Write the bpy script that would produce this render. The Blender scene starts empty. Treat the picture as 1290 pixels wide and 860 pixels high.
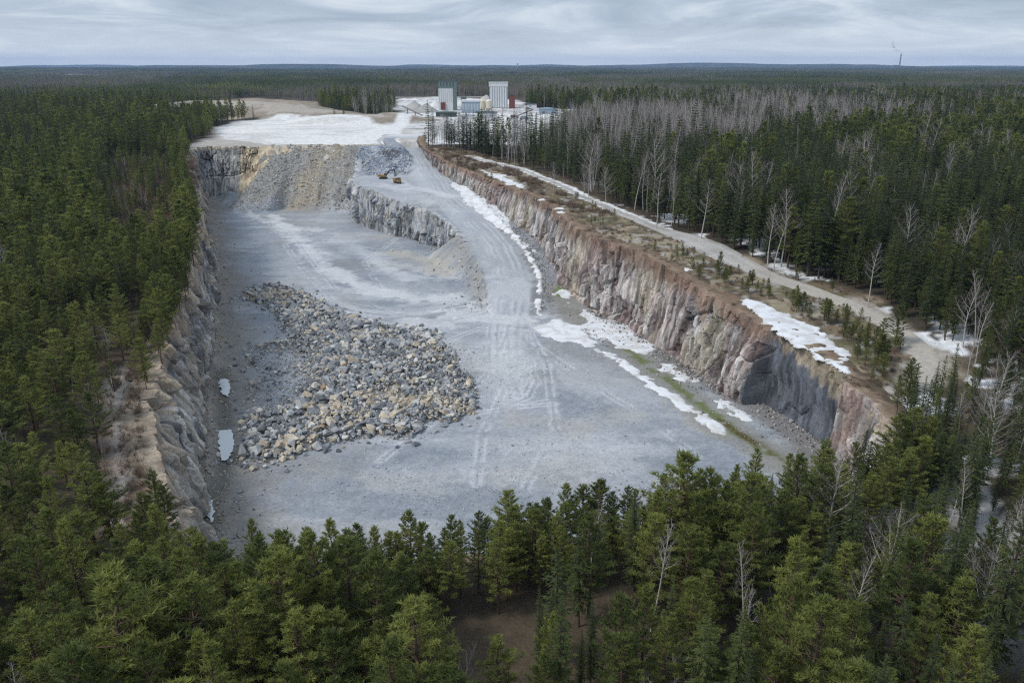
import bpy, math, random
import numpy as np
from mathutils import Vector

S = bpy.context.scene
COL = S.collection
R_ = math.radians

# ------------------------------------------------------------------ camera
CAM_H, PITCH = 80.0, 19.1
cd = bpy.data.cameras.new('camera')
cd.lens, cd.sensor_width, cd.clip_start, cd.clip_end = 28.0, 36.0, 0.5, 60000
cam = bpy.data.objects.new('camera', cd)
cam.location = (0, 0, CAM_H)
cam.rotation_euler = (R_(90 - PITCH), 0, 0)
COL.objects.link(cam)
S.camera = cam

# ------------------------------------------------------------------ sky, sun, exposure
SUN_EL, SUN_AZ = 48.0, 250.0          # azimuth: clockwise from +Y (north), where the sun stands
w = bpy.data.worlds.new('World')
S.world = w
w.use_nodes = True
wt = w.node_tree
wt.nodes.clear()


def N(tree, kind, **kw):
    n = tree.nodes.new(kind)
    for k, v in kw.items():
        if isinstance(k, str) and hasattr(n, k):
            setattr(n, k, v)
    return n


def world():
    L = wt.links.new
    out = N(wt, 'ShaderNodeOutputWorld')
    sky = N(wt, 'ShaderNodeTexSky', sky_type='NISHITA', sun_disc=False)
    sky.sun_elevation, sky.sun_rotation = R_(SUN_EL), R_(SUN_AZ)
    sky.air_density, sky.dust_density, sky.ozone_density = 1.0, 2.0, 1.5
    b1 = N(wt, 'ShaderNodeBackground')
    b1.inputs[1].default_value = 0.07
    L(sky.outputs[0], b1.inputs[0])
    tc = N(wt, 'ShaderNodeTexCoord')
    sp = N(wt, 'ShaderNodeSeparateXYZ')
    L(tc.outputs['Generated'], sp.inputs[0])
    za = N(wt, 'ShaderNodeMath', operation='MAXIMUM')
    L(sp.outputs[2], za.inputs[0]); za.inputs[1].default_value = 0.0
    zb = N(wt, 'ShaderNodeMath', operation='ADD')
    L(za.outputs[0], zb.inputs[0]); zb.inputs[1].default_value = 0.11
    dv = N(wt, 'ShaderNodeVectorMath', operation='DIVIDE')
    cb = N(wt, 'ShaderNodeCombineXYZ')
    L(zb.outputs[0], cb.inputs[0]); L(zb.outputs[0], cb.inputs[1]); cb.inputs[2].default_value = 1
    L(tc.outputs['Generated'], dv.inputs[0]); L(cb.outputs[0], dv.inputs[1])
    fl = N(wt, 'ShaderNodeVectorMath', operation='MULTIPLY')
    fl.inputs[1].default_value = (1, 1, 0)
    L(dv.outputs[0], fl.inputs[0])
    n1 = N(wt, 'ShaderNodeTexNoise')
    n1.inputs['Scale'].default_value = 0.75; n1.inputs['Detail'].default_value = 7; n1.inputs['Roughness'].default_value = 0.6
    n1.inputs['Distortion'].default_value = 0.6
    L(fl.outputs[0], n1.inputs['Vector'])
    r1 = N(wt, 'ShaderNodeValToRGB')
    r1.color_ramp.elements[0].position = 0.34; r1.color_ramp.elements[0].color = (0.235, 0.285, 0.355, 1)
    r1.color_ramp.elements[1].position = 0.66; r1.color_ramp.elements[1].color = (0.52, 0.56, 0.60, 1)
    e = r1.color_ramp.elements.new(0.5); e.color = (0.33, 0.385, 0.455, 1)
    L(n1.outputs[0], r1.inputs[0])
    # pale veil low over the horizon, all the way round
    mr = N(wt, 'ShaderNodeMapRange'); mr.inputs['From Min'].default_value = 0.0; mr.inputs['From Max'].default_value = 0.05
    mr.inputs['To Min'].default_value = 0.75; mr.inputs['To Max'].default_value = 0.0
    L(za.outputs[0], mr.inputs['Value'])
    mx = N(wt, 'ShaderNodeMixRGB'); mx.inputs[2].default_value = (0.58, 0.615, 0.645, 1)
    L(mr.outputs[0], mx.inputs[0]); L(r1.outputs[0], mx.inputs[1])
    # thick cloud glows more towards the zenith, as overcast skies do
    mz = N(wt, 'ShaderNodeMapRange'); mz.inputs['From Min'].default_value = 0.1; mz.inputs['From Max'].default_value = 1.0
    mz.inputs['To Min'].default_value = 1.0; mz.inputs['To Max'].default_value = 1.45
    L(za.outputs[0], mz.inputs['Value'])
    b2 = N(wt, 'ShaderNodeBackground')
    L(mx.outputs[0], b2.inputs[0]); L(mz.outputs[0], b2.inputs[1])
    ms = N(wt, 'ShaderNodeMixShader'); ms.inputs[0].default_value = 0.88
    L(b1.outputs[0], ms.inputs[1]); L(b2.outputs[0], ms.inputs[2]); L(ms.outputs[0], out.inputs[0])


world()
sl = bpy.data.lights.new('sun', 'SUN')
sl.energy, sl.angle, sl.color = 1.5, R_(12), (1.0, 0.96, 0.9)
sun = bpy.data.objects.new('sun', sl)
az, el = R_(SUN_AZ), R_(SUN_EL)
sdir = Vector((math.sin(az) * math.cos(el), math.cos(az) * math.cos(el), math.sin(el)))
sun.rotation_euler = (-sdir).to_track_quat('-Z', 'Y').to_euler()
sun.location = (0, 0, 300)
COL.objects.link(sun)
vs = S.view_settings
vs.view_transform, vs.look, vs.exposure, vs.gamma = 'Standard', 'None', 0.72, 1.0
vs.use_curve_mapping = False
S.cycles.max_bounces = 4
S.cycles.diffuse_bounces = 2
S.cycles.transparent_max_bounces = 8
S.cycles.volume_bounces = 0
S.cycles.use_denoising = False
S.cycles.sample_clamp_indirect = 3.0
S.cycles.filter_width = 1.25
S.cycles.use_adaptive_sampling = False

# ------------------------------------------------------------------ numeric helpers
rng = np.random.default_rng(7)
random.seed(7)


def hsh(ix, iy, seed):
    h = (ix.astype(np.int64) * 374761393 + iy.astype(np.int64) * 668265263 + seed * 974634541) & 0xFFFFFFFF
    h = ((h ^ (h >> 13)) * 1274126177) & 0xFFFFFFFF
    h = ((h ^ (h >> 16)) * 2246822519) & 0xFFFFFFFF
    h = h ^ (h >> 15)
    return (h & 0xFFFFFF) / float(0x1000000)


def vn(x, y, seed=0):
    x = np.asarray(x, float); y = np.asarray(y, float)
    x, y = np.broadcast_arrays(x, y)
    ix = np.floor(x); iy = np.floor(y)
    fx = x - ix; fy = y - iy
    fx = fx * fx * fx * (fx * (fx * 6 - 15) + 10); fy = fy * fy * fy * (fy * (fy * 6 - 15) + 10)
    a = hsh(ix, iy, seed); b = hsh(ix + 1, iy, seed); c = hsh(ix, iy + 1, seed); d = hsh(ix + 1, iy + 1, seed)
    return (a * (1 - fx) + b * fx) * (1 - fy) + (c * (1 - fx) + d * fx) * fy


def fbm(x, y, seed=0, oct=4, gain=0.5):
    x = np.asarray(x, float); y = np.asarray(y, float)
    t, amp, tot = 0, 1.0, 0
    for o in range(oct):
        t = t + amp * vn(x * 2 ** o + o * 17.3, y * 2 ** o - o * 9.1, seed + o)
        tot += amp; amp *= gain
    return t / tot


def worley(x, y, seed=0):
    """random value of the nearest cell plus a random plane on it: faceted blocks"""
    ix = np.floor(x); iy = np.floor(y)
    best = np.full(x.shape, 9e9); sec = np.full(x.shape, 9e9); val = np.zeros(x.shape); gx = np.zeros(x.shape); gy = np.zeros(x.shape)
    for dx in (-1, 0, 1):
        for dy in (-1, 0, 1):
            cx = ix + dx; cy = iy + dy
            px = cx + 0.15 + 0.7 * hsh(cx, cy, seed); py = cy + 0.15 + 0.7 * hsh(cx, cy, seed + 1)
            d = (x - px) ** 2 + (y - py) ** 2
            m = d < best
            sec = np.where(m, best, np.minimum(sec, d))
            best = np.where(m, d, best)
            val = np.where(m, hsh(cx, cy, seed + 2), val)
            gx = np.where(m, (hsh(cx, cy, seed + 3) - .5) * (x - px), gx)
            gy = np.where(m, (hsh(cx, cy, seed + 4) - .5) * (y - py), gy)
    return val - 0.5, gx + gy, np.sqrt(sec) - np.sqrt(best)


def ss(a, b, x):
    t = np.clip((np.asarray(x, float) - a) / (b - a), 0, 1)
    return t * t * (3 - 2 * t)


def inpoly(x, y, P):
    x = np.asarray(x, float); y = np.asarray(y, float)
    c = np.zeros(np.broadcast(x, y).shape, bool)
    P = np.asarray(P, float)[:, :2]
    n = len(P)
    for i in range(n):
        x1, y1 = P[i]; x2, y2 = P[(i + 1) % n]
        if y1 == y2:
            continue
        m = ((y1 > y) != (y2 > y)) & (x < (x2 - x1) * (y - y1) / (y2 - y1) + x1)
        c ^= m
    return c


def dline(x, y, P, closed=False):
    """distance to a polyline"""
    x = np.asarray(x, float); y = np.asarray(y, float)
    P = np.asarray(P, float)[:, :2]
    best = np.full(np.broadcast(x, y).shape, 1e9)
    n = len(P)
    for i in range(n if closed else n - 1):
        a = P[i]; b = P[(i + 1) % n]
        d = b - a
        L2 = max(d @ d, 1e-9)
        t = np.clip(((x - a[0]) * d[0] + (y - a[1]) * d[1]) / L2, 0, 1)
        best = np.minimum(best, np.hypot(x - a[0] - t * d[0], y - a[1] - t * d[1]))
    return best


def sdpoly(x, y, P):
    d = dline(x, y, P, True)
    return np.where(inpoly(x, y, P), d, -d)       # positive inside


def resample(P, step):
    P = np.asarray(P, float)
    L = np.concatenate([[0], np.cumsum(np.linalg.norm(np.diff(P, axis=0), axis=1))])
    n = max(3, int(L[-1] / step) + 1)
    s = np.linspace(0, L[-1], n)
    return np.stack([np.interp(s, L, P[:, k]) for k in range(P.shape[1])], 1), s


def smooth(P, k, passes=1):
    P = np.array(P, float)
    for _ in range(passes):
        pad = np.concatenate([2 * P[:1] - P[1:k + 1][::-1], P, 2 * P[-1:] - P[-k - 1:-1][::-1]])
        ker = np.ones(2 * k + 1) / (2 * k + 1)
        P = np.stack([np.convolve(pad[:, j], ker, 'valid') for j in range(P.shape[1])], 1)
    return P


# ------------------------------------------------------------------ the lie of the land
GYK = ([-500, 0, 130, 150, 200, 258, 355, 436, 500, 600, 1e6], [15, 16.5, 17, 17.5, 20.5, 24.5, 26.5, 28.5, 32.5, 33, 33])


def G0(x, y):
    return np.interp(y, *GYK)


def ZR(x, y):
    return np.interp(y, [256, 300, 402, 600], [0, 5.6, 18.5, 33.0])


TH, F = R_(PITCH), 28.0 / 36.0 * 1290


def ray(u, v):
    a = (u - 645) / F; b = (430 - v) / F
    return np.array([a, math.cos(TH) + b * math.sin(TH), -math.sin(TH) + b * math.cos(TH)])


def hit(u, v, fn=G0, zoff=0.0):
    d = ray(u, v)
    lo, hi = 20.0, 9000.0
    for _ in range(60):
        m = (lo + hi) / 2
        if CAM_H + d[2] * m <= float(fn(d[0] * m, d[1] * m)) + zoff:
            hi = m
        else:
            lo = m
    return np.array([d[0] * hi, d[1] * hi])


def hits(L, fn=G0):
    return np.array([hit(u, v, fn) for u, v in L])


def FL(x, y):
    return 0.0


def proj(x, y, z):
    zc = y * math.cos(TH) + (CAM_H - z) * math.sin(TH)
    yc = y * math.sin(TH) - (CAM_H - z) * math.cos(TH)
    return 645 + F * x / zc, 430 - F * yc / zc, zc


RIM_R = [(-66, 580), (-63, 540), (-55, 500), (-45, 470), (-29, 432), (-8.5, 385), (5, 357), (14.5, 327), (23, 281), (31, 261), (42, 245),
         (48, 227), (53.5, 209), (58.5, 196), (64.5, 176), (68.5, 156), (69.8, 147), (70.5, 139)]
TOE_R = [(-64, 580), (-59, 540), (-52, 503), (-46, 473), (-31, 429), (-11, 382), (2.0, 352), (12, 321), (16.8, 285), (26, 262), (37, 246),
         (44, 225), (50.3, 203), (57, 188), (62, 175), (66.3, 157), (67.5, 148), (68, 140)]
RIM_F = [(70.5, 139), (68, 124), (55, 112), (30, 104), (14, 100), (2, 96), (-13, 90), (-30, 87), (-44, 90), (-50, 101)]
TOE_F = [(68, 140), (62, 128), (50, 119), (28, 112), (12, 108), (0, 104), (-12, 98.5), (-28, 96), (-39, 99), (-45, 109)]
RIM_L = [(-50, 101), (-56, 115), (-64, 130), (-73.5, 150), (-78, 167), (-83.5, 190), (-94.5, 227), (-111, 280), (-131, 328), (-151.5, 373), (-174, 430), (-193, 490)]
TOE_L = [(-45, 109), (-53, 121), (-58.5, 134), (-65, 153), (-72, 173), (-81, 199), (-91, 232), (-103, 265), (-124, 322), (-148, 386), (-168, 436), (-186, 486)]
RIM_B = [(-193, 490), (-190, 502), (-172, 506), (-150, 508), (-120, 510), (-95, 512), (-76, 515)]
TOE_B = [(-186, 486), (-184, 490), (-170, 491), (-150, 492), (-120, 494), (-95, 497), (-76, 500)]
PIT = np.array(RIM_R + RIM_F[1:] + RIM_L[1:] + RIM_B[1:] + [(-84, 545), (-86, 592), (-66, 592)], float)
BENCH_EDGE = [(-6, 256), (-8.5, 275), (-10, 290), (-13.5, 307), (-20, 331), (-26, 348), (-33, 364), (-41, 376), (-51, 387), (-62, 397), (-72, 411), (-82, 425), (-87.5, 440), (-91, 456), (-93, 474), (-94, 490)]
UPPER = np.array(BENCH_EDGE + [(-94, 520), (-100, 560), (-100, 600), (-55, 600)] + [(x + 8, y) for x, y in RIM_R[1:9]] + [(50, 262), (40, 252)], float)
RAMP = np.array([(-1.4, 250), (0.2, 275), (0.9, 292), (-5.6, 327), (-17, 361), (-28.7, 396), (-40.6, 443), (-54.5, 507), (-73.9, 587), (-88, 640)], float)

CENTRE = PIT.mean(0)


def pit_sd(x, y):
    return sdpoly(x, y, PIT)


def bumps(x, y):
    return (fbm(x / 38, y / 38, 3, 3) - .5) * 2.4


def G(x, y):
    """natural ground outside the pit"""
    x = np.asarray(x, float); y = np.asarray(y, float)
    g = G0(x, y) + bumps(x, y) * ss(2, 14, -pit_sd_c(x, y))
    far = ss(1500, 6000, np.hypot(x, y))
    g = g + far * (fbm(x / 2200, y / 2200, 11, 3) - .42) * 170 * ss(4500, 14000, np.hypot(x, y))
    # spoil mounds behind the pale plateau and heaps by the plant
    for (mx, my, ax, ay, h) in MOUNDS:
        q = ((x - mx) / ax) ** 2 + ((y - my) / ay) ** 2
        g = g + h * np.clip(1 - q, 0, 1) ** 0.8 * (0.9 + 0.25 * (fbm(x / 14, y / 14, 31, 3) - .5))
    # sunk bank on the near left ledge
    return g


def pit_sd_c(x, y):
    if np.ndim(x) == 0:
        return pit_sd(np.array([x]), np.array([y]))[0]
    return pit_sd(x, y)


MOUNDS = [(-300, 860, 130, 75, 13), (-205, 800, 70, 40, 8), (-140, 730, 62, 34, 7), (-92, 745, 30, 26, 4)]


def I0(x, y, detail=True):
    """ground inside the pit: floor, ramp, bench, scree"""
    x = np.asarray(x, float); y = np.asarray(y, float)
    xc = np.interp(y, RAMP[:, 1], RAMP[:, 0])
    bench = np.interp(y, [0, 466, 503, 512, 2000], [18.5, 19.2, 31.5, 32.6, 33])
    zr = ZR(x, y)
    q = ss(-15, -7, x - xc)
    up = np.where(y < 402, np.minimum(zr, 18.5), bench * (1 - q) + zr * q)
    side = np.clip(x - xc - 6, 0, 30)                     # rubble shoulder between road and wall
    up = up + ss(0, 5, side) * 1.1 * ss(262, 300, y) * (1 - ss(480, 540, y))
    if detail:
        up = up + (fbm(x / 9, y / 9, 21, 3) - .5) * 1.0 * (1 - ss(-6, -2, -np.abs(x - xc))) * ss(256, 300, y)
        rough = (1 - ss(-13, -8, x - xc)) * ss(468, 478, y) * (1 - ss(505, 512, y))
        up = up + rough * ((fbm(x / 6, y / 6, 22, 4) - .5) * 5.0)
    fl = np.zeros(np.broadcast(x, y).shape)
    if detail:
        fl = fl + (fbm(x / 22, y / 22, 23, 3) - .5) * 0.7
        dr = dline(x, y, ARC)
        fl = fl + 0.45 * np.exp(-(dr / 1.6) ** 2) * (0.4 + fbm(x / 6, y / 6, 24, 2))
        # debris along the foot of the left and back walls
        dl = dline(x, y, TOE_L)
        fl = fl + np.exp(-dl / 3.2) * 2.6 * fbm(x / 7, y / 7, 25, 3)
        db = dline(x, y, TOE_B)
        fl = fl + np.exp(-db / 6) * 9.0 * fbm(x / 9, y / 9, 26, 3) * ss(-150, -165, x)
        # the drain along the right wall
        fl = fl - 0.8 * np.exp(-(dline(x, y, DRAIN) / 3.2) ** 2)
        fl = fl - 0.9 * np.exp(-(dline(x, y, GUTTER) / 2.2) ** 2)
    de = dline(x, y, BENCH_EDGE[:8])
    eh = np.minimum(ZR(x, y), 18.5) * (1 - ss(338, 366, y)) - de * .85
    if detail:
        eh = eh + (fbm(x / 5, y / 5, 30, 4) - .5) * 3.0 * ss(0, 2, eh)
    fl = np.maximum(fl, eh)
    # scree below the back rim
    lat = ss(-168, -150, x + (fbm(y / 8, x * 0, 27, 2) - .5) * 10) * (1 - ss(-94, -84, x))
    toe = 462 + 7 * np.sin(x / 11.0) + (fbm(x / 12, y * 0, 28, 3) - .5) * 12
    h = np.clip((y - toe) / (510 - toe), 0, 1.0) ** 0.92 * 32.6
    if detail:
        h = h + (fbm(x / 5, y / 9, 29, 4) - .5) * 3.2 * ss(0, 3, h)
    sc = h * lat
    inside = inpoly(x, y, UPPER)
    return np.where(inside, np.maximum(up, sc * 0), np.maximum(fl, sc))


ARC = hits([(372, 372), (400, 384), (440, 394), (490, 400), (540, 398), (590, 386), (622, 368)], FL)
DRAIN = hits([(700, 372), (722, 398), (770, 425), (820, 462), (870, 500), (925, 542), (985, 580)], FL)
GUTTER = hits([(276, 470), (280, 495), (284, 545), (284, 580), (268, 640), (262, 680)], FL)


# ------------------------------------------------------------------ mesh helpers
def new_mesh(name, V, Fc, attrs=None, smooth_=False, mats=None, midx=None):
    me = bpy.data.meshes.new(name)
    V = np.ascontiguousarray(V, np.float32)
    Fc = np.asarray(Fc, np.int32)
    k = Fc.shape[1]
    me.vertices.add(len(V)); me.vertices.foreach_set('co', V.ravel())
    me.loops.add(Fc.size); me.loops.foreach_set('vertex_index', Fc.ravel())
    me.polygons.add(len(Fc))
    me.polygons.foreach_set('loop_start', np.arange(len(Fc), dtype=np.int32) * k)
    if smooth_:
        me.polygons.foreach_set('use_smooth', np.ones(len(Fc), bool))
    else:
        me.polygons.foreach_set('use_smooth', np.zeros(len(Fc), bool))
    for m in mats or []:
        me.materials.append(m)
    if midx is not None:
        me.polygons.foreach_set('material_index', np.asarray(midx, np.int32))
    me.update(calc_edges=True)
    for an, (typ, dom, arr) in (attrs or {}).items():
        a = me.attributes.new(an, typ, dom)
        if typ == 'FLOAT':
            a.data.foreach_set('value', np.asarray(arr, np.float32).ravel())
        elif typ == 'FLOAT_COLOR':
            c = np.ones((len(arr), 4), np.float32); c[:, :3] = arr
            a.data.foreach_set('color', c.ravel())
        elif typ == 'FLOAT_VECTOR':
            a.data.foreach_set('vector', np.asarray(arr, np.float32).ravel())
        elif typ == 'INT':
            a.data.foreach_set('value', np.asarray(arr, np.int32).ravel())
    return me


def ob(name, me, parent=None, loc=None, **props):
    o = bpy.data.objects.new(name, me)
    COL.objects.link(o)
    if parent is not None:
        o.parent = parent
    if loc is not None:
        o.location = loc
    for k, v in props.items():
        o[k] = v
    return o


def empty(name, loc, label, cat, group=None, rz=0.0):
    o = bpy.data.objects.new(name, None)
    COL.objects.link(o)
    o.location = loc; o.rotation_euler = (0, 0, rz)
    o['label'] = label; o['category'] = cat
    if group:
        o['group'] = group
    return o


def grid_faces(ny, nx, keep=None):
    i = np.arange(ny - 1)[:, None] * nx + np.arange(nx - 1)[None, :]
    Fq = np.stack([i, i + 1, i + nx + 1, i + nx], -1).reshape(-1, 4)
    if keep is not None:
        Fq = Fq[keep.ravel()]
    return Fq


def compact(V, Fc, *arrs):
    used = np.unique(Fc)
    mp = np.full(len(V), -1, np.int64); mp[used] = np.arange(len(used))
    return (V[used], mp[Fc]) + tuple(a[used] for a in arrs)


class MB:
    """collects boxes, prisms and tubes into one mesh"""
    def __init__(s):
        s.v = []; s.f = []

    def add(s, V, Fc):
        b = len(s.v); s.v += [tuple(map(float, p)) for p in V]; s.f += [tuple(b + i for i in f) for f in Fc]

    def box(s, x0, x1, y0, y1, z0, z1):
        s.add([(x0, y0, z0), (x1, y0, z0), (x1, y1, z0), (x0, y1, z0), (x0, y0, z1), (x1, y0, z1), (x1, y1, z1), (x0, y1, z1)],
              [(0, 3, 2, 1), (4, 5, 6, 7), (0, 1, 5, 4), (1, 2, 6, 5), (2, 3, 7, 6), (3, 0, 4, 7)])

    def prism(s, prof, y0, y1):
        n = len(prof)
        s.add([(x, y0, z) for x, z in prof] + [(x, y1, z) for x, z in prof],
              [tuple(range(n)), tuple(range(2 * n - 1, n - 1, -1))] + [(i, i + n, (i + 1) % n + n, (i + 1) % n) for i in range(n)])

    def lathe(s, prof, cx=0, cy=0, n=16):
        V = []
        for r, z in prof:
            V += [(cx + r * math.cos(2 * math.pi * k / n), cy + r * math.sin(2 * math.pi * k / n), z) for k in range(n)]
        Fc = []
        for i in range(len(prof) - 1):
            for k in range(n):
                Fc.append((i * n + k, i * n + (k + 1) % n, (i + 1) * n + (k + 1) % n, (i + 1) * n + k))
        Fc.append(tuple(range(n))[::-1]); Fc.append(tuple((len(prof) - 1) * n + k for k in range(n)))
        s.add(V, Fc)

    def wheel(s, x, y, z, r, wd, n=14):
        V = []
        for yy, rr in ((y - wd / 2, r * .9), (y - wd * .35, r), (y + wd * .35, r), (y + wd / 2, r * .9)):
            V += [(x + rr * math.cos(2 * math.pi * k / n), yy, z + rr * math.sin(2 * math.pi * k / n)) for k in range(n)]
        Fc = [(i * n + k, (i + 1) * n + k, (i + 1) * n + (k + 1) % n, i * n + (k + 1) % n) for i in range(3) for k in range(n)]
        Fc.append(tuple(range(n))); Fc.append(tuple(3 * n + k for k in range(n))[::-1])
        s.add(V, Fc)

    def tube(s, pts, rad, n=6):
        pts = [Vector(p) for p in pts]
        V = []
        for i, p in enumerate(pts):
            d = (pts[min(i + 1, len(pts) - 1)] - pts[max(i - 1, 0)]).normalized()
            a = d.orthogonal().normalized(); b = d.cross(a)
            r = rad[i] if hasattr(rad, '__len__') else rad
            V += [p + r * (math.cos(2 * math.pi * k / n) * a + math.sin(2 * math.pi * k / n) * b) for k in range(n)]
        Fc = [(i * n + k, i * n + (k + 1) % n, (i + 1) * n + (k + 1) % n, (i + 1) * n + k) for i in range(len(pts) - 1) for k in range(n)]
        Fc.append(tuple(range(n))[::-1]); Fc.append(tuple((len(pts) - 1) * n + k for k in range(n)))
        s.add(V, Fc)

    def build(s, name, mat, parent=None, bevel=0.0, **props):
        me = bpy.data.meshes.new(name)
        me.from_pydata(s.v, [], s.f)
        me.materials.append(mat); me.update()
        o = ob(name, me, parent, **props)
        if bevel:
            m = o.modifiers.new('bevel', 'BEVEL'); m.width = bevel; m.segments = 1; m.limit_method = 'ANGLE'
        return o


ORD = ['leftmost', 'second from left', 'third from left', 'fourth from left', 'fifth from left', 'sixth from left', 'seventh from left', 'eighth from left', 'ninth from left',
       'tenth from left', 'eleventh from left', 'twelfth from left', 'thirteenth from left', 'fourteenth from left', 'fifteenth from left', 'sixteenth from left', 'seventeenth from left', 'eighteenth from left', 'nineteenth from left', 'twentieth from left']
RANK = {}


def ranked(o, u, head, tail, group):
    """remember a thing; its label is written once all its look-alikes are known"""
    RANK.setdefault((head, tail), []).append((u, o))
    o['group'] = group


def write_labels():
    for (head, tail), L in RANK.items():
        L.sort(key=lambda q: q[0])
        for k, (u, o) in enumerate(L):
            if len(L) == 1:
                o['label'] = f'{head} {tail}'
            elif k == len(L) - 1:
                o['label'] = f'{head}, rightmost, {tail}'
            elif k < len(ORD):
                o['label'] = f'{head}, {ORD[k]}, {tail}'
            else:
                o['label'] = f'{head} {tail}, towards the right'


# ------------------------------------------------------------------ materials
def principled(name, rough=0.9, spec=0.2):
    m = bpy.data.materials.new(name)
    m.use_nodes = True
    b = m.node_tree.nodes['Principled BSDF']
    b.inputs['Roughness'].default_value = rough
    b.inputs['Specular IOR Level'].default_value = spec
    return m, m.node_tree, b


def tex_noise(t, scale, detail=4, rough=0.6, vec=None, stretch=None):
    n = N(t, 'ShaderNodeTexNoise')
    n.inputs['Scale'].default_value = scale; n.inputs['Detail'].default_value = detail; n.inputs['Roughness'].default_value = rough
    if vec is None:
        tc = N(t, 'ShaderNodeTexCoord'); vec = tc.outputs['Object']
    if stretch:
        mp = N(t, 'ShaderNodeMapping'); mp.inputs['Scale'].default_value = stretch
        t.links.new(vec, mp.inputs[0]); vec = mp.outputs[0]
    t.links.new(vec, n.inputs['Vector'])
    return n


def rangen(t, src, a, b, c, d):
    r = N(t, 'ShaderNodeMapRange')
    r.inputs['From Min'].default_value = a; r.inputs['From Max'].default_value = b
    r.inputs['To Min'].default_value = c; r.inputs['To Max'].default_value = d
    t.links.new(src, r.inputs['Value'])
    return r.outputs[0]


def scale_col(t, col, fac):
    m = N(t, 'ShaderNodeVectorMath', operation='SCALE')
    t.links.new(col, m.inputs[0])
    if isinstance(fac, (int, float)):
        m.inputs['Scale'].default_value = fac
    else:
        t.links.new(fac, m.inputs['Scale'])
    return m.outputs[0]


def attr_mat(name, scales, amount, bump, bscale, rough=0.95, stretch=None, speck=None, attr='col'):
    """colour of the ground or rock itself comes from the mesh, grain and relief from noise"""
    m, t, b = principled(name, rough, 0.15)
    a = N(t, 'ShaderNodeAttribute', attribute_name=attr)
    c = a.outputs['Color']
    for sc, am in zip(scales, amount):
        n = tex_noise(t, sc, 5, 0.65, stretch=stretch)
        c = scale_col(t, c, rangen(t, n.outputs[0], 0.25, 0.75, 1 - am, 1 + am))
    if speck:
        v = N(t, 'ShaderNodeTexVoronoi'); v.inputs['Scale'].default_value = speck
        tc = N(t, 'ShaderNodeTexCoord'); t.links.new(tc.outputs['Object'], v.inputs['Vector'])
        sp = N(t, 'ShaderNodeSeparateColor'); t.links.new(v.outputs['Color'], sp.inputs[0])
        c = scale_col(t, c, rangen(t, sp.outputs[0], 0, 1, 0.86, 1.14))
    t.links.new(c, b.inputs['Base Color'])
    nb = tex_noise(t, bscale, 6, 0.7, stretch=stretch)
    bp = N(t, 'ShaderNodeBump'); bp.inputs['Strength'].default_value = 0.9; bp.inputs['Distance'].default_value = bump
    t.links.new(nb.outputs[0], bp.inputs['Height']); t.links.new(bp.outputs[0], b.inputs['Normal'])
    return m


def plain(name, col, rough=0.7, var=0.12, nscale=1.5, spec=0.3, metal=0.0, streak=None):
    m, t, b = principled(name, rough, spec)
    b.inputs['Metallic'].default_value = metal
    rgb = N(t, 'ShaderNodeRGB'); rgb.outputs[0].default_value = (*col, 1)
    n = tex_noise(t, nscale, 5, 0.65, stretch=streak)
    c = scale_col(t, rgb.outputs[0], rangen(t, n.outputs[0], 0.25, 0.75, 1 - var, 1 + var))
    t.links.new(c, b.inputs['Base Color'])
    return m


def leaf_mat(name, c1, c2, trans=0.25, rough=0.6):
    """foliage: hue differs from tree to tree and from shoot to shoot"""
    m, t, b = principled(name, rough, 0.25)
    oi = N(t, 'ShaderNodeObjectInfo')
    n = tex_noise(t, 1.1, 3, 0.6)
    ad = N(t, 'ShaderNodeMath', operation='ADD')
    t.links.new(rangen(t, oi.outputs['Random'], 0, 1, -0.35, 0.6), ad.inputs[0])
    t.links.new(rangen(t, n.outputs[0], 0.3, 0.7, 0.05, 0.75), ad.inputs[1])
    ad.use_clamp = True
    mx = N(t, 'ShaderNodeMixRGB'); mx.inputs[1].default_value = (*c1, 1); mx.inputs[2].default_value = (*c2, 1)
    t.links.new(ad.outputs[0], mx.inputs[0])
    t.links.new(mx.outputs[0], b.inputs['Base Color'])
    if trans:
        tr = N(t, 'ShaderNodeBsdfTranslucent'); t.links.new(mx.outputs[0], tr.inputs[0])
        ms = N(t, 'ShaderNodeMixShader'); ms.inputs[0].default_value = trans
        out = t.nodes['Material Output']
        t.links.new(b.outputs[0], ms.inputs[1]); t.links.new(tr.outputs[0], ms.inputs[2]); t.links.new(ms.outputs[0], out.inputs[0])
    return m


M_GROUND = attr_mat('ground_soil', (0.35, 2.2), (0.3, 0.3), 0.25, 1.6)
M_FLOOR = attr_mat('quarry_gravel', (0.12, 0.9, 4.0), (0.1, 0.1, 0.13), 0.07, 3.0, speck=2.8)
M_CLIFF = attr_mat('quarry_rock', (0.5, 2.4, 6.0), (0.28, 0.34, 0.36), 0.22, 5.0, 0.9, stretch=(1, 1, .5))
M_ROCKS = attr_mat('blasted_rock', (1.2, 4.0), (0.2, 0.2), 0.08, 4.0, 0.85)
M_SCREE = attr_mat('scree_rock', (1.2,), (0.2,), 0.08, 4.0, 0.9)


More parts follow.
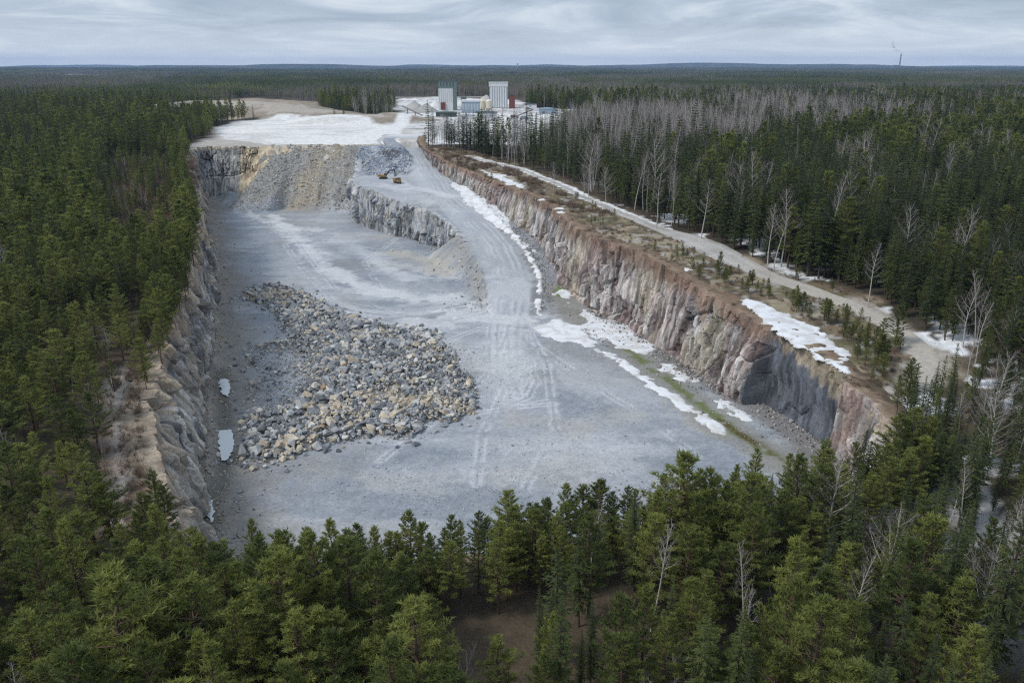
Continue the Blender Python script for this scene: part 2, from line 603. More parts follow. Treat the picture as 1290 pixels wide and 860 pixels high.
def obj_color_mat():
    m, t, b = principled('boulder_rock', 0.85, 0.2)
    oi = N(t, 'ShaderNodeObjectInfo')
    n = tex_noise(t, 1.8, 6, 0.7)
    n2 = tex_noise(t, 0.7, 2, 0.5)
    c = scale_col(t, oi.outputs['Color'], rangen(t, n.outputs[0], 0.25, 0.75, 0.72, 1.28))
    c = scale_col(t, c, rangen(t, n2.outputs[0], 0.3, 0.7, 0.85, 1.15))
    t.links.new(c, b.inputs['Base Color'])
    bp = N(t, 'ShaderNodeBump'); bp.inputs['Strength'].default_value = 0.6; bp.inputs['Distance'].default_value = 0.08
    t.links.new(n.outputs[0], bp.inputs['Height']); t.links.new(bp.outputs[0], b.inputs['Normal'])
    return m


M_BOULDER = obj_color_mat()
M_SNOW = attr_mat('old_snow', (0.9, 4.0), (0.06, 0.08), 0.12, 1.5, 0.75)


def water_mat():
    m, t, b = principled('pale_puddle', 0.12, 0.5)
    b.inputs['Base Color'].default_value = (0.5, 0.53, 0.55, 1)  # even pale base colour on a smooth puddle surface
    n = tex_noise(t, 0.6, 3)
    bp = N(t, 'ShaderNodeBump'); bp.inputs['Strength'].default_value = 0.05; bp.inputs['Distance'].default_value = 0.02
    t.links.new(n.outputs[0], bp.inputs['Height']); t.links.new(bp.outputs[0], b.inputs['Normal'])
    return m


M_WATER = water_mat()
M_PINE = leaf_mat('pine_needles', (0.072, 0.098, 0.027), (0.24, 0.262, 0.066), 0.45)
M_SPRUCE = leaf_mat('spruce_needles', (0.03, 0.048, 0.016), (0.105, 0.13, 0.038), 0.35)
M_PINEBARK = plain('pine_bark', (0.10, 0.072, 0.052), 0.95, 0.3, 2.0, 0.1, streak=(3, 3, .6))
M_SPRUCEBARK = plain('spruce_bark', (0.075, 0.062, 0.052), 0.95, 0.3, 2.0, 0.1, streak=(3, 3, .6))
M_BIRCHBARK = plain('birch_bark', (0.38, 0.365, 0.345), 0.8, 0.35, 2.4, 0.2, streak=(1, 1, 2))
M_TWIG = plain('birch_twigs', (0.225, 0.19, 0.185), 0.9, 0.2, 2.0, 0.1)
M_BUSH = plain('bare_brush', (0.17, 0.12, 0.09), 0.9, 0.3, 1.0, 0.1)

# ------------------------------------------------------------------ areas, measured on the ground
CLEAR_R = np.concatenate([np.array(RIM_R[2:16]), hits([(1095, 512), (1150, 500), (1200, 470), (1188, 440), (1130, 405), (1104, 376), (1060, 358), (1000, 345), (940, 322), (880, 302),
                                              (820, 281), (760, 258), (700, 230), (640, 204), (600, 192), (560, 188)])])
PLATEAU = hits([(226, 186), (268, 172), (268, 160), (300, 152), (350, 149), (405, 150), (450, 153), (500, 157), (530, 152), (560, 150), (556, 176), (530, 184), (500, 186), (420, 186), (300, 186)])
WHITE = hits([(270, 161), (300, 152.5), (350, 149.5), (405, 150), (450, 154), (498, 158), (504, 181), (430, 182.5), (340, 181), (285, 176), (274, 168)])
PLANT = hits([(490, 158), (500, 128), (515, 124), (548, 122), (600, 124), (650, 126), (668, 136), (735, 139), (830, 148), (838, 152), (735, 151), (715, 158), (700, 172), (668, 184), (630, 184), (600, 180), (556, 182), (520, 172)])
MOUND_A = hits([(212, 140), (250, 127), (320, 124), (395, 128), (412, 137), (400, 145), (330, 149), (270, 152)])
LEDGE = np.array([(-78, 168), (-72, 149), (-62, 130), (-54, 114), (-48, 100), (-57, 100), (-65, 116), (-73, 133), (-82, 149), (-85, 160)], float)
BIRCH_Z = hits([(650, 118), (720, 108), (800, 112), (960, 128), (1010, 147), (1000, 158), (880, 162), (760, 152), (680, 148)])
BIRCH_L = hits([(0, 98), (60, 94), (180, 97), (180, 108), (90, 118), (0, 122)])
BIRCH_M = hits([(560, 186), (640, 170), (760, 162), (860, 185), (900, 235), (860, 280), (760, 255), (660, 215)])
SCRUB_L = hits([(150, 200), (235, 205), (235, 270), (205, 300), (145, 290)])
TRACK = hits([(588, 196), (620, 203), (660, 216), (700, 231), (740, 252), (780, 268), (830, 287), (880, 306), (930, 328), (980, 350), (1030, 366), (1080, 381), (1115, 400), (1150, 425), (1174, 448), (1180, 466), (1166, 488)])

# ------------------------------------------------------------------ ground sheet


def axis(lo, hi, fine_lo, fine_hi, step, grow):
    a = list(np.arange(fine_lo, fine_hi + 1e-6, step))
    s, p = step, fine_hi
    while p < hi:
        s *= grow; p += s; a.append(p)
    s, p = step, fine_lo
    pre = []
    while p > lo:
        s *= grow; p -= s; pre.append(p)
    return np.array(pre[::-1] + a)


def colmix(c, mask, col):
    m = np.asarray(mask)[..., None]
    return c * (1 - m) + np.asarray(col, float) * m


def build_ground():
    xs = axis(-15000, 15000, -240, 190, 1.5, 1.045)
    ys = axis(-600, 19000, 40, 620, 1.5, 1.03)
    X, Y = np.meshgrid(xs, ys)
    sd = pit_sd(X, Y)
    near = sd > np.where((X > 48) & (Y < 200) & (Y > 148), -6.6, np.where((X < -45) | (Y < 150), -4.6, -3.2))
    Z = G(X, Y)
    Z = np.where(near, np.minimum(I0(X, Y, False) - 3.5, Z - 0.6), Z)
    Z = np.where((sd > -3) & (Y > 540), G0(X, Y) - 0.4, Z)
    n1 = fbm(X / 9, Y / 9, 41, 4); n2 = fbm(X / 3, Y / 3, 42, 3); n3 = fbm(X / 60, Y / 60, 43, 3)
    C = np.empty(X.shape + (3,)); C[:] = (0.055, 0.047, 0.034)
    C = colmix(C, ss(.4, .65, n1), (0.085, 0.066, 0.045))
    far = ss(900, 2500, Y)
    C = colmix(C, far, (0.022, 0.03, 0.02))
    C = colmix(C, far * ss(.5, .62, n3), (0.06, 0.055, 0.05))
    opn = fbm(X / 900, Y / 300, 173, 3)
    C = colmix(C, ss(.59, .62, opn) * (Y > 1300) * (Y < 6500), (0.33, 0.32, 0.30))
    # rim clearing: dead grass, brown brush, bare earth
    cr = ss(-3, 3, sdpoly(X, Y, CLEAR_R) + (n1 - .5) * 8)
    C = colmix(C, cr, (0.17, 0.135, 0.09))
    C = colmix(C, cr * ss(.46, .56, n2), (0.085, 0.068, 0.05))
    C = colmix(C, cr * ss(.5, .62, n1), (0.27, 0.23, 0.165))
    C = colmix(C, cr * ss(.55, .66, fbm(X / 5, Y / 5, 46, 3)) * .7, (0.10, 0.10, 0.05))
    C = colmix(C, cr * ss(.62, .7, n2), (0.3, 0.285, 0.26))
    C = colmix(C, cr * ss(7, 2, -sd + (n1 - .5) * 6), (0.17, 0.105, 0.075))
    # left ledge of bare rock, and a strip along the left rim
    C = colmix(C, ss(-2, 2.5, sdpoly(X, Y, LEDGE) + (n1 - .5) * 5), (0.37, 0.325, 0.285))
    lf = (X < -40) * ss(9, 2, -sd + (n1 - .5) * 10) * (Y < 495)
    C = colmix(C, lf * 0.6, (0.19, 0.155, 0.12))
    sb = ss(-4, 6, sdpoly(X, Y, SCRUB_L) + (n1 - .5) * 14)
    C = colmix(C, sb, (0.13, 0.1, 0.075))
    ex = dline(X, Y, hits([(1078, 378), (1110, 398), (1150, 428), (1185, 450), (1160, 480)])) + (n1 - .5) * 5
    C = colmix(C, ss(5.5, 2.5, ex) * .9, (0.34, 0.31, 0.27))
    # plateau, white crushed rock, plant yard, spoil
    pl = ss(-4, 4, sdpoly(X, Y, PLATEAU) + (n1 - .5) * 10)
    C = colmix(C, pl, (0.36, 0.34, 0.31))
    pn = ss(-8, 8, sdpoly(X, Y, PLANT) + (n3 - .5) * 25)
    C = colmix(C, pn, (0.50, 0.50, 0.50))
    C = colmix(C, pn * ss(.45, .6, n3 * .5 + n1 * .5), (0.62, 0.62, 0.62))
    C = colmix(C, pn * ss(.56, .68, n1), (0.27, 0.26, 0.25))
    ma = ss(-8, 8, sdpoly(X, Y, MOUND_A) + (n1 - .5) * 20)
    C = colmix(C, ma, (0.21, 0.175, 0.13))
    C = colmix(C, ma * ss(0.48, 0.62, n1), (0.32, 0.27, 0.21))
    for (mx, my, ax, ay, h) in MOUNDS:
        q = ((X - mx) / ax) ** 2 + ((Y - my) / ay) ** 2
        C = colmix(C, ss(1.05, .9, q), (0.24, 0.205, 0.165))
        C = colmix(C, ss(.5, .3, q + (n1 - .5) * .5), (0.34, 0.31, 0.27))
    C = colmix(C, ss(-2, 3, sdpoly(X, Y, WHITE) + (n1 - .5) * 7), (0.6, 0.6, 0.595))
    C = colmix(C, ss(-2, 3, sdpoly(X, Y, WHITE)) * ss(.55, .66, fbm(X / 30, Y / 12, 44, 4)), (0.5, 0.5, 0.49))
    C = colmix(C, ss(5, 1, np.abs(dline(X, Y, [(-86, 592), (-92, 640), (-95, 720), (-90, 800), (-75, 870)]) - 0) - 3), (0.6, 0.6, 0.6))
    # old snow left lying in the forest on the right
    rt = ss(45, 75, X) * ss(420, 330, Y) + 0.5 * ss(20, 60, X) * ss(600, 400, Y)
    sn = ss(.6, .63, fbm(X / 9, Y / 9, 45, 5) + .12 * (fbm(X / 2, Y / 2, 47, 2) - .5)) * np.clip(rt, 0, 1) * (1 - cr) * ss(60, 90, Y) * (.45 + .55 * ss(125, 150, Y))
    C = colmix(C, sn, (0.72, 0.74, 0.77))
    V = np.stack([X, Y, Z], -1).reshape(-1, 3)
    me = new_mesh('ground', V, grid_faces(len(ys), len(xs)), {'col': ('FLOAT_COLOR', 'POINT', C.reshape(-1, 3))}, True, [M_GROUND])
    return ob('ground', me, kind='structure', label='forest floor and quarry surroundings reaching to the horizon')


build_ground()


# ------------------------------------------------------------------ quarry floor and haul road
def world_line(px, fn=FL):
    return hits(px, fn)


TRK = [world_line(p) for p in (
    [(628, 398), (626, 430), (626, 470), (632, 500), (648, 508), (668, 500), (676, 480), (668, 455)],
    [(640, 398), (640, 430), (641, 465), (648, 490), (662, 495), (668, 478)],
    [(652, 400), (648, 440), (650, 480), (655, 500)],
    [(618, 400), (616, 440), (618, 475), (630, 505), (655, 512), (690, 505)],
    [(600, 520), (640, 514), (700, 508)],
    [(645, 380), (640, 420), (615, 470), (560, 520), (480, 580)], [(648, 380), (670, 430), (740, 480), (820, 530), (880, 575)],
    [(636, 385), (580, 398), (500, 396), (430, 372), (390, 325), (360, 285)], [(630, 390), (570, 404), (490, 402), (420, 380), (378, 335), (340, 280)],
    [(640, 400), (560, 430), (440, 410)], [(655, 395), (650, 460), (610, 540), (600, 610)], [(660, 400), (690, 460), (700, 540), (660, 620)],
    [(500, 300), (460, 330), (480, 365), (560, 375), (630, 360)],
    [(470, 392), (540, 388), (600, 372), (640, 350)],
    [(420, 375), (480, 388), (560, 380), (615, 362)])]
LIGHT = [(world_line(p), wd, st) for p, wd, st in (
    ([(345, 272), (375, 300), (410, 335), (450, 360), (520, 378), (590, 374)], 7, .75),
    ([(300, 268), (340, 280), (400, 290)], 6, .5),
    ([(480, 275), (520, 290), (570, 305)], 6, .5),
    ([(440, 395), (520, 398), (600, 392), (660, 380)], 5, .6),
    ([(590, 385), (640, 372), (690, 395), (660, 400)], 8, .9),
    ([(600, 400), (560, 410), (520, 408)], 6, .5),
    ([(430, 300), (480, 330), (560, 345)], 10, .35),
    ([(560, 395), (650, 402), (730, 420)], 7, .6),
    ([(640, 400), (640, 450), (648, 500)], 9, .45), ([(520, 420), (600, 450), (700, 460), (800, 500)], 12, .3), ([(500, 600), (600, 590), (760, 570)], 12, .28),
    ([(470, 330), (520, 350), (580, 350)], 8, .5), ([(660, 370), (680, 385), (700, 400)], 5, .9))]
TAN = [(world_line(p), wd, st) for p, wd, st in (
    ([(500, 318), (540, 330), (560, 345)], 9, .8), ([(470, 300), (500, 296)], 6, .5), ([(660, 525), (720, 540), (780, 520)], 6, .35),
    ([(850, 510), (880, 520), (900, 545)], 4, .5), ([(640, 600), (720, 590)], 8, .3), ([(400, 590), (480, 610), (560, 600)], 6, .25))]
DARK = [(world_line(p), wd, st) for p, wd, st in (
    ([(420, 330), (470, 350), (430, 310)], 8, .5), ([(640, 390), (668, 400), (662, 412)], 4, .55), ([(700, 450), (780, 480), (820, 500)], 10, .3),
    ([(310, 400), (370, 420)], 9, .3), ([(300, 620), (340, 600), (420, 590)], 8, .35), ([(560, 620), (640, 640)], 7, .3),
    ([(285, 320), (310, 350), (330, 400)], 8, .3))]


def build_floor():
    step = 0.62
    xs = np.arange(-200, 78, step); ys = np.arange(76, 600, step)
    X, Y = np.meshgrid(xs, ys)
    sd = pit_sd(X, Y)
    Z = I0(X, Y)
    back = ss(545, 575, Y)
    Z = Z * (1 - back) + (G0(X, Y) + 0.04) * back
    xc = np.interp(Y, RAMP[:, 1], RAMP[:, 0])
    up = inpoly(X, Y, UPPER)
    n1 = fbm(X / 11, Y / 11, 51, 4); n2 = fbm(X / 3.5, Y / 3.5, 52, 3); n3 = fbm(X / 45, Y / 45, 53, 3); n4 = fbm(X / 26, Y / 9, 58, 4)
    n5 = fbm(X / 1.6, Y / 1.6, 59, 3)
    C = np.empty(X.shape + (3,)); C[:] = (0.285, 0.307, 0.335)
    C = colmix(C, ss(.4, .65, n3), (0.345, 0.362, 0.385))
    C = colmix(C, ss(.52, .72, n1) * .6, (0.225, 0.25, 0.285))
    C = colmix(C, ss(.52, .7, n4) * .6, (0.45, 0.465, 0.48))
    C = colmix(C, ss(.55, .68, fbm(X / 30, Y / 30, 57, 4)) * .45, (0.31, 0.295, 0.27))
    C = colmix(C, ss(.56, .64, n5) * .16, (0.18, 0.195, 0.22))
    C = colmix(C, ss(.44, .36, n5) * .16, (0.47, 0.48, 0.49))
    jit = (n1 - .5) * 11 + (n2 - .5) * 7 + (n5 - .5) * 5
    for P, wd, st in DARK:
        C = colmix(C, st * ss(wd, wd * .2, dline(X, Y, P) + jit), (0.19, 0.21, 0.24))
    for P, wd, st in LIGHT:
        C = colmix(C, st * ss(wd, wd * .1, dline(X, Y, P) + jit), (0.60, 0.61, 0.615))
    for P, wd, st in TAN:
        C = colmix(C, st * ss(wd, wd * .2, dline(X, Y, P) + jit), (0.43, 0.40, 0.35))
    for P in TRK:
        d = dline(X + (n1 - .5) * 1.5, Y, P)
        C = colmix(C, .62 * np.exp(-((d - .8) / .5) ** 2) * ss(.28, .5, n2) * ss(.28, .5, n1), (0.6, 0.61, 0.62))
        C = colmix(C, .3 * np.exp(-(d / .6) ** 2) * ss(.3, .5, n1), (0.22, 0.24, 0.27))
    da = dline(X, Y + (n1 - .5) * 6, ARC)
    C = colmix(C, .55 * np.exp(-((da - 2.0) / 1.2) ** 2) * ss(.3, .55, n2), (0.16, 0.175, 0.2))
    C = colmix(C, .6 * np.exp(-((da - 5.5) / 2.2) ** 2), (0.5, 0.51, 0.52))
    # brown wash along the left wall
    dl = dline(X, Y, TOE_L)
    C = colmix(C, ss(17, 3, dl + jit) * .8, (0.225, 0.2, 0.17))
    C = colmix(C, ss(6, 1, dl + jit * .7) * ss(.4, .6, n2), (0.3, 0.27, 0.23))
    # scree colours
    lat = ss(-170, -150, X) * (1 - ss(-96, -86, X)) * ss(455, 470, Y + jit)
    C = colmix(C, lat * ~up, (0.285, 0.275, 0.255))
    C = colmix(C, lat * ~up * ss(10, 3, np.abs(X + 118 + (Y - 490) * -.35 + jit * 1.6)) * .7, (0.38, 0.325, 0.24))
    eb = (~up) * ss(9, 3, dline(X, Y, BENCH_EDGE[:8]) + jit * .4) * ss(262, 280, Y) * (1 - ss(345, 366, Y))
    C = colmix(C, eb * .85, (0.31, 0.305, 0.295))
    C = colmix(C, eb * ss(.5, .6, n2), (0.25, 0.255, 0.265))
    # blue grey blasted slope behind the bench
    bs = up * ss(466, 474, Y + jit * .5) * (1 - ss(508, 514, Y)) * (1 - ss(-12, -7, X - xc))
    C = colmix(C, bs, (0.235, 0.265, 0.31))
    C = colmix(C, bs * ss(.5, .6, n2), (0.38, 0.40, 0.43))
    C = colmix(C, bs * ss(5.5, 3.5, np.hypot(X + 74, (Y - 496) * .8) + jit * .3), (0.085, 0.09, 0.105))  # dark patch: muck, with a hole's shadow put into the slope colour
    # haul road: pale wheel lanes, grey crown, loose shoulders
    r = X - xc
    on = up * ss(254, 262, Y)
    C = colmix(C, on * ss(13, 9, np.abs(r)) * .7, (0.42, 0.44, 0.462))
    for off, a in ((-4.6, .55), (-2.6, .4), (1.4, .5), (3.6, .4), (-6.6, .3)):
        C = colmix(C, on * a * np.exp(-((r - off + (n3 - .5) * 6 + (n1 - .5)) / .6) ** 2) * ss(.3, .6, n1), (0.6, 0.61, 0.62))
    for off, a in ((-3.5, .3), (2.5, .35), (0, .25), (5, .45)):
        C = colmix(C, on * a * np.exp(-((r - off + (n3 - .5) * 6 + (n1 - .5) * 2) / .6) ** 2) * ss(.35, .6, n1), (0.22, 0.24, 0.27))
    sh = on * ss(5.5, 8, r) * (1 - ss(520, 560, Y))
    C = colmix(C, sh, (0.30, 0.30, 0.31))
    C = colmix(C, sh * ss(.5, .6, n2), (0.21, 0.21, 0.215))
    bl = dline(X, Y + (n1 - .5) * 3, [(-30, 400), (-42, 410), (-55, 425), (-63, 445), (-66, 458)])
    C = colmix(C, up * .8 * ss(5, 1.5, bl + jit * .3), (0.55, 0.56, 0.57))
    bt = up * (Y > 385) * (1 - ss(-13, -8, r)) * (Y < 470)
    C = colmix(C, bt * .7 * ss(.35, .6, n1), (0.42, 0.43, 0.45))
    C = colmix(C, up * ss(560, 585, Y), (0.6, 0.6, 0.6))
    # right hand toe: earth, algae, moss by the drain
    dd = dline(X, Y, DRAIN)
    C = colmix(C, ss(8, 3, dd + jit * .5) * (Y < 285) * .75, (0.25, 0.235, 0.2))
    dtr = dline(X, Y, TOE_R)
    C = colmix(C, ss(6, 2, dtr + jit * .5) * (Y < 262) * .9, (0.21, 0.2, 0.19))
    al = ss(2.6, .9, dd + jit * .28) * (Y < 250) * ss(.4, .52, n1 * .6 + n2 * .4)
    C = colmix(C, al, (0.145, 0.168, 0.07))
    C = colmix(C, al * ss(1.6, .4, dd + (n2 - .5) * 3) * (Y < 175), (0.1, 0.08, 0.03))
    gr = ss(3.2, 1.2, np.hypot(X - 17.5, (Y - 277) * .5) + jit * .15)
    C = colmix(C, gr, (0.14, 0.2, 0.05))
    # gutter by the left wall
    dg = dline(X, Y, GUTTER)
    C = colmix(C, ss(3, .8, dg + jit * .2) * .8, (0.13, 0.125, 0.105))
    C = C * np.array([0.84, 0.855, 0.875])
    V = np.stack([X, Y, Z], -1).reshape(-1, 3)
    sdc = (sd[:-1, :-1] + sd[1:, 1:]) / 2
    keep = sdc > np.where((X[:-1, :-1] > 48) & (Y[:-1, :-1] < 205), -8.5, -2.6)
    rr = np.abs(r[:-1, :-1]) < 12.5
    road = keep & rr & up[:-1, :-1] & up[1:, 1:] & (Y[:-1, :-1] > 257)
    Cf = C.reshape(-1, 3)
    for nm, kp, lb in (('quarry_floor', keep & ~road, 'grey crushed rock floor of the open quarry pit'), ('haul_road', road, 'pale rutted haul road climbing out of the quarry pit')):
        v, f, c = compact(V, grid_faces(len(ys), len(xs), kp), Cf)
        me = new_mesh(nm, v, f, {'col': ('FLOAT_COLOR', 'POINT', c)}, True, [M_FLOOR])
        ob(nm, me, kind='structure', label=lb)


build_floor()


# ------------------------------------------------------------------ rock faces
def cliff(name, rim, toe, colf, seed, amp=1.0, step=0.42, flange=6.5, shift=None, botfn=None, topfn=None, label='', hold=None, rimlift=0.25, calm=None, lipfar=(0.1, 0.08, 0.055), vert=1.0):
    P, s = resample(np.array(rim, float), step)
    P = smooth(P, 5, 2)
    Td, _ = resample(np.array(toe, float), 0.5)
    d2 = ((P[:, None, :] - Td[None]) ** 2).sum(-1)
    T = Td[d2.argmin(1)]
    T = smooth(T, 9, 3)
    tan = np.gradient(P, axis=0); tan /= np.linalg.norm(tan, axis=1)[:, None]
    nrm = np.stack([tan[:, 1], -tan[:, 0]], 1)               # points into the pit when the loop runs this way round
    flip = np.sign(((T - P) * nrm).sum(1).mean()) if np.abs(((T - P) * nrm).sum(1).mean()) > .5 else 1
    nrm = smooth(nrm, 8, 2) * flip
    nrm /= np.linalg.norm(nrm, axis=1)[:, None]
    ztop = np.asarray((topfn or G0)(P[:, 0], P[:, 1]), float) + rimlift
    zbot = np.asarray((botfn or (lambda x, y: I0(x, y, False)))(T[:, 0] + nrm[:, 0] * 1.5, T[:, 1] + nrm[:, 1] * 1.5), float) - 1.0
    zbot = np.minimum(zbot, ztop - 0.3)
    hmax = (ztop - zbot).max()
    nz = int(hmax / step) + 2
    t = np.linspace(0, 1, nz)[:, None]
    Z = zbot + (ztop - zbot) * t
    Sx = np.broadcast_to(s, Z.shape)
    prof = t ** 1.0 + 0.10 * np.sin(t * 6.283 * 2 + vn(Sx / 9, t * 0, seed + 50) * 8) * (t * (1 - t)) * 2
    X = T[:, 0] + (P - T)[:, 0] * prof; Y = T[:, 1] + (P - T)[:, 1] * prof
    w1 = (fbm(Sx / 5, Z / 9, seed + 60, 2) - .5) * 2.2
    a1, g1, e1 = worley(Sx / 7.5 + w1 * .08, Z / 14 + .06 * w1, seed)
    a2, g2, e2 = worley(Sx / 2.5 + Z * .03, Z / (4.6 * vert), seed + 7)
    a3, g3, e3 = worley(Sx / .95, Z / (2.3 * vert), seed + 14)
    D = 2.4 * a1 + 1.6 * g1 + 1.5 * a2 + 1.3 * g2 + .95 * a3 + .7 * g3 + (fbm(Sx / 18, Z / 60, seed + 21, 3) - .5) * 3.2 + (fbm(Sx / 1.5, Z / 3, seed + 22, 3) - .5) * .5 + (fbm(Sx / .9, Z / 9, seed + 23, 3) - .5) * .45
    crack = np.exp(-(e1 / .06) ** 2) * 1.5 + np.exp(-(e2 / .08) ** 2) * .7
    env = (0.35 + 0.65 * ss(0, .12, t)) * (1 - 0.45 * ss(.85, 1, t)) * np.clip((ztop - zbot) / 9, 0.12, 1)
    D = (D * amp - crack * min(1, amp)) * env * (.3 + 1.05 * ss(.36, .62, fbm(Sx / 13, Z / 10, seed + 41, 2)))
    if calm is not None:
        D = D * calm(P[:, 0][None, :], P[:, 1][None, :], t)
    if shift is not None:
        D = D + shift(P[:, 0][None, :], P[:, 1][None, :], t)
    Zj = Z + (fbm(Sx / 1.1, Z / 1.1, seed + 30, 2) - .5) * 0.5 * (t > 0)
    Zj = Zj + ss(.75, 1, t) * (fbm(Sx / 4, t * 0 + 3, seed + 31, 3) - .62) * 1.6 * np.clip((ztop - zbot) / 9, 0.1, 1)
    X = X + nrm[:, 0] * D; Y = Y + nrm[:, 1] * D
    C = colf(Sx, t * np.ones_like(Z), Z, X, Y, (a1, a2, a3), (e1, e2))
    C = C * (1 + .6 * a3 + .6 * a2)[..., None]     # blocks of different shade
    # lip that runs back onto the ground above
    nf = int(flange / 0.7) + 1
    rows = []
    for k in range(1, nf + 1):
        q = k / nf
        bx = X[-1] - nrm[:, 0] * flange * q; by = Y[-1] - nrm[:, 1] * flange * q
        gz = np.asarray((topfn or G)(bx, by), float)
        bz = Zj[-1] * (1 - q) ** 1.5 + (gz + 0.22 * (1 - q) - 0.5 * q ** 3) * (1 - (1 - q) ** 1.5) + (fbm(bx / 1.4, by / 1.4, seed + 33, 3) - .5) * .55 * (1 - q)
        rows.append((bx, by, bz))
    X = np.concatenate([X] + [r[0][None] for r in rows]); Y = np.concatenate([Y] + [r[1][None] for r in rows]); Zj = np.concatenate([Zj] + [r[2][None] for r in rows])
    lipC = hold if hold is not None else (0.19, 0.14, 0.1)
    n = fbm(X[nz:] / 2.5, Y[nz:] / 2.5, seed + 34, 3)
    Lc = np.empty(n.shape + (3,)); Lc[:] = lipC
    Lc = colmix(Lc, ss(.45, .65, n), np.array(lipC) * 1.5)
    Lc = colmix(Lc, ss(.15, .6, (np.arange(len(rows)) / len(rows))[:, None] + (n - .5) * .9), lipfar)
    Lc[0] = (Lc[0] + C[-1]) / 2
    C = np.concatenate([C, Lc])
    V = np.stack([X, Y, Zj], -1).reshape(-1, 3)
    Fq = grid_faces(V.shape[0] // len(s), len(s))
    me = new_mesh(name, V, Fq, {'col': ('FLOAT_COLOR', 'POINT', C.reshape(-1, 3))}, False, [M_CLIFF])
    return ob(name, me, kind='structure', label=label)


def slab(y, t):
    return (1 - ss(182.6, 184.4, y)) * ss(153.2, 154.8, y)


def butt(y, t):
    return ss(183, 185, y) * ss(198, 189, y) * ss(1, .5, t)


def col_right(s, t, z, x, y, cells, edges):
    st = fbm(s / 2.2, z / 14, 61, 4); big = fbm(s / 22, z / 30, 62, 3); fine = fbm(s / .9, z / 5, 63, 3)
    C = np.empty(s.shape + (3,)); C[:] = (0.225, 0.215, 0.212)
    C = colmix(C, ss(.42, .58, big) * .75, (0.205, 0.135, 0.12))
    C = colmix(C, ss(.52, .64, st) * .8, (0.47, 0.455, 0.44))
    C = colmix(C, ss(.49, .36, st) * .75, (0.10, 0.092, 0.095))
    C = colmix(C, ss(.58, .68, fine) * .5, (0.54, 0.53, 0.52))
    C = colmix(C, ss(.42, .3, fine) * .6, (0.11, 0.085, 0.08))
    C = colmix(C, ss(.12, .4, cells[1]) * .35, (0.27, 0.215, 0.2))
    C = colmix(C, ss(.58, .7, fbm(s / 10, z / 20, 64, 3)) * .4, (0.33, 0.3, 0.21))
    top = ss(.74, .93, t + (st - .5) * .5 + (fine - .5) * .2)
    C = colmix(C, top * .85, (0.18, 0.118, 0.085))
    C = colmix(C, ss(.14, .02, t) * .5, (0.3, 0.22, 0.2))
    dk = slab(y, t)
    tl = t + (st - .5) * .25 - (y - 170) * .006
    C = colmix(C, dk * .93 * (1 - ss(.72, .8, tl)), (0.085, 0.097, 0.118))
    C = colmix(C, dk * .5 * ss(.5, .62, fine), (0.13, 0.145, 0.17))
    C = colmix(C, dk * ss(.72, .8, tl) * .7, (0.27, 0.235, 0.17))
    pk = ss(155, 152, y)
    C = colmix(C, pk * .8, (0.38, 0.35, 0.335))
    C = colmix(C, pk * ss(.42, .6, fbm(s / 4, z / 5, 66, 3)) * .7, (0.25, 0.165, 0.14))
    return C


def col_left(s, t, z, x, y, cells, edges):
    st = fbm(s / 3, z / 9, 71, 4); big = fbm((s + z * .8) / 16, (z - s * .3) / 9, 72, 3); fine = fbm(s / 1.0, z / 2.5, 73, 3)
    C = np.empty(s.shape + (3,)); C[:] = (0.30, 0.295, 0.29)
    C = colmix(C, ss(.45, .58, big), (0.19, 0.195, 0.21))
    C = colmix(C, ss(.52, .64, st), (0.5, 0.485, 0.46))
    C = colmix(C, ss(.46, .36, st) * .7, (0.11, 0.105, 0.1))
    C = colmix(C, ss(.1, .3, cells[1]) * .55, (0.31, 0.255, 0.19))
    C = colmix(C, ss(.6, .72, fine) * .5, (0.12, 0.115, 0.11))
    C = colmix(C, ss(.7, .95, t + (st - .5) * .5) * .75, (0.34, 0.265, 0.19))
    far = ss(300, 340, y)
    C = colmix(C, far * ss(.4, .6, st) * .6, (0.36, 0.29, 0.2))
    return C


def col_back(s, t, z, x, y, cells, edges):
    st = fbm(s / 2, z / 16, 81, 4); fine = fbm(s / .9, z / 4, 82, 3)
    C = np.empty(s.shape + (3,)); C[:] = (0.205, 0.205, 0.21)
    C = colmix(C, ss(.5, .7, st), (0.31, 0.305, 0.29))
    C = colmix(C, ss(.5, .34, st) * .7, (0.11, 0.11, 0.115))
    C = colmix(C, ss(.58, .7, fine) * .6, (0.4, 0.38, 0.35))
    tn = ss(-170, -166, x) * ss(-128, -134, x + (st - .5) * 20)
    C = colmix(C, tn * .85 * ss(-.2, .1, cells[0] + .2), (0.46, 0.38, 0.265))
    C = colmix(C, ss(-134, -122, x) * .6, (0.36, 0.33, 0.28))
    C = colmix(C, ss(.93, .98, t), (0.38, 0.34, 0.27))
    return C


def col_bench(s, t, z, x, y, cells, edges):
    st = fbm(s / 2, z / 12, 91, 4); fine = fbm(s / .8, z / 4, 92, 3)
    C = np.empty(s.shape + (3,)); C[:] = (0.2, 0.225, 0.255)
    C = colmix(C, ss(.5, .68, st), (0.34, 0.355, 0.375))
    C = colmix(C, ss(.48, .32, st) * .7, (0.1, 0.11, 0.125))
    C = colmix(C, ss(.6, .72, fine) * .6, (0.43, 0.42, 0.4))
    C = colmix(C, ss(325, 300, y + (st - .5) * 20) * .85, (0.44, 0.4, 0.33))
    C = colmix(C, ss(.5, .62, fbm(s / 3, z / 4, 93, 3)) * .4, (0.36, 0.34, 0.3))
    C = colmix(C, ss(.85, .97, t + (st - .5) * .3) * .6, (0.42, 0.42, 0.41))
    return C


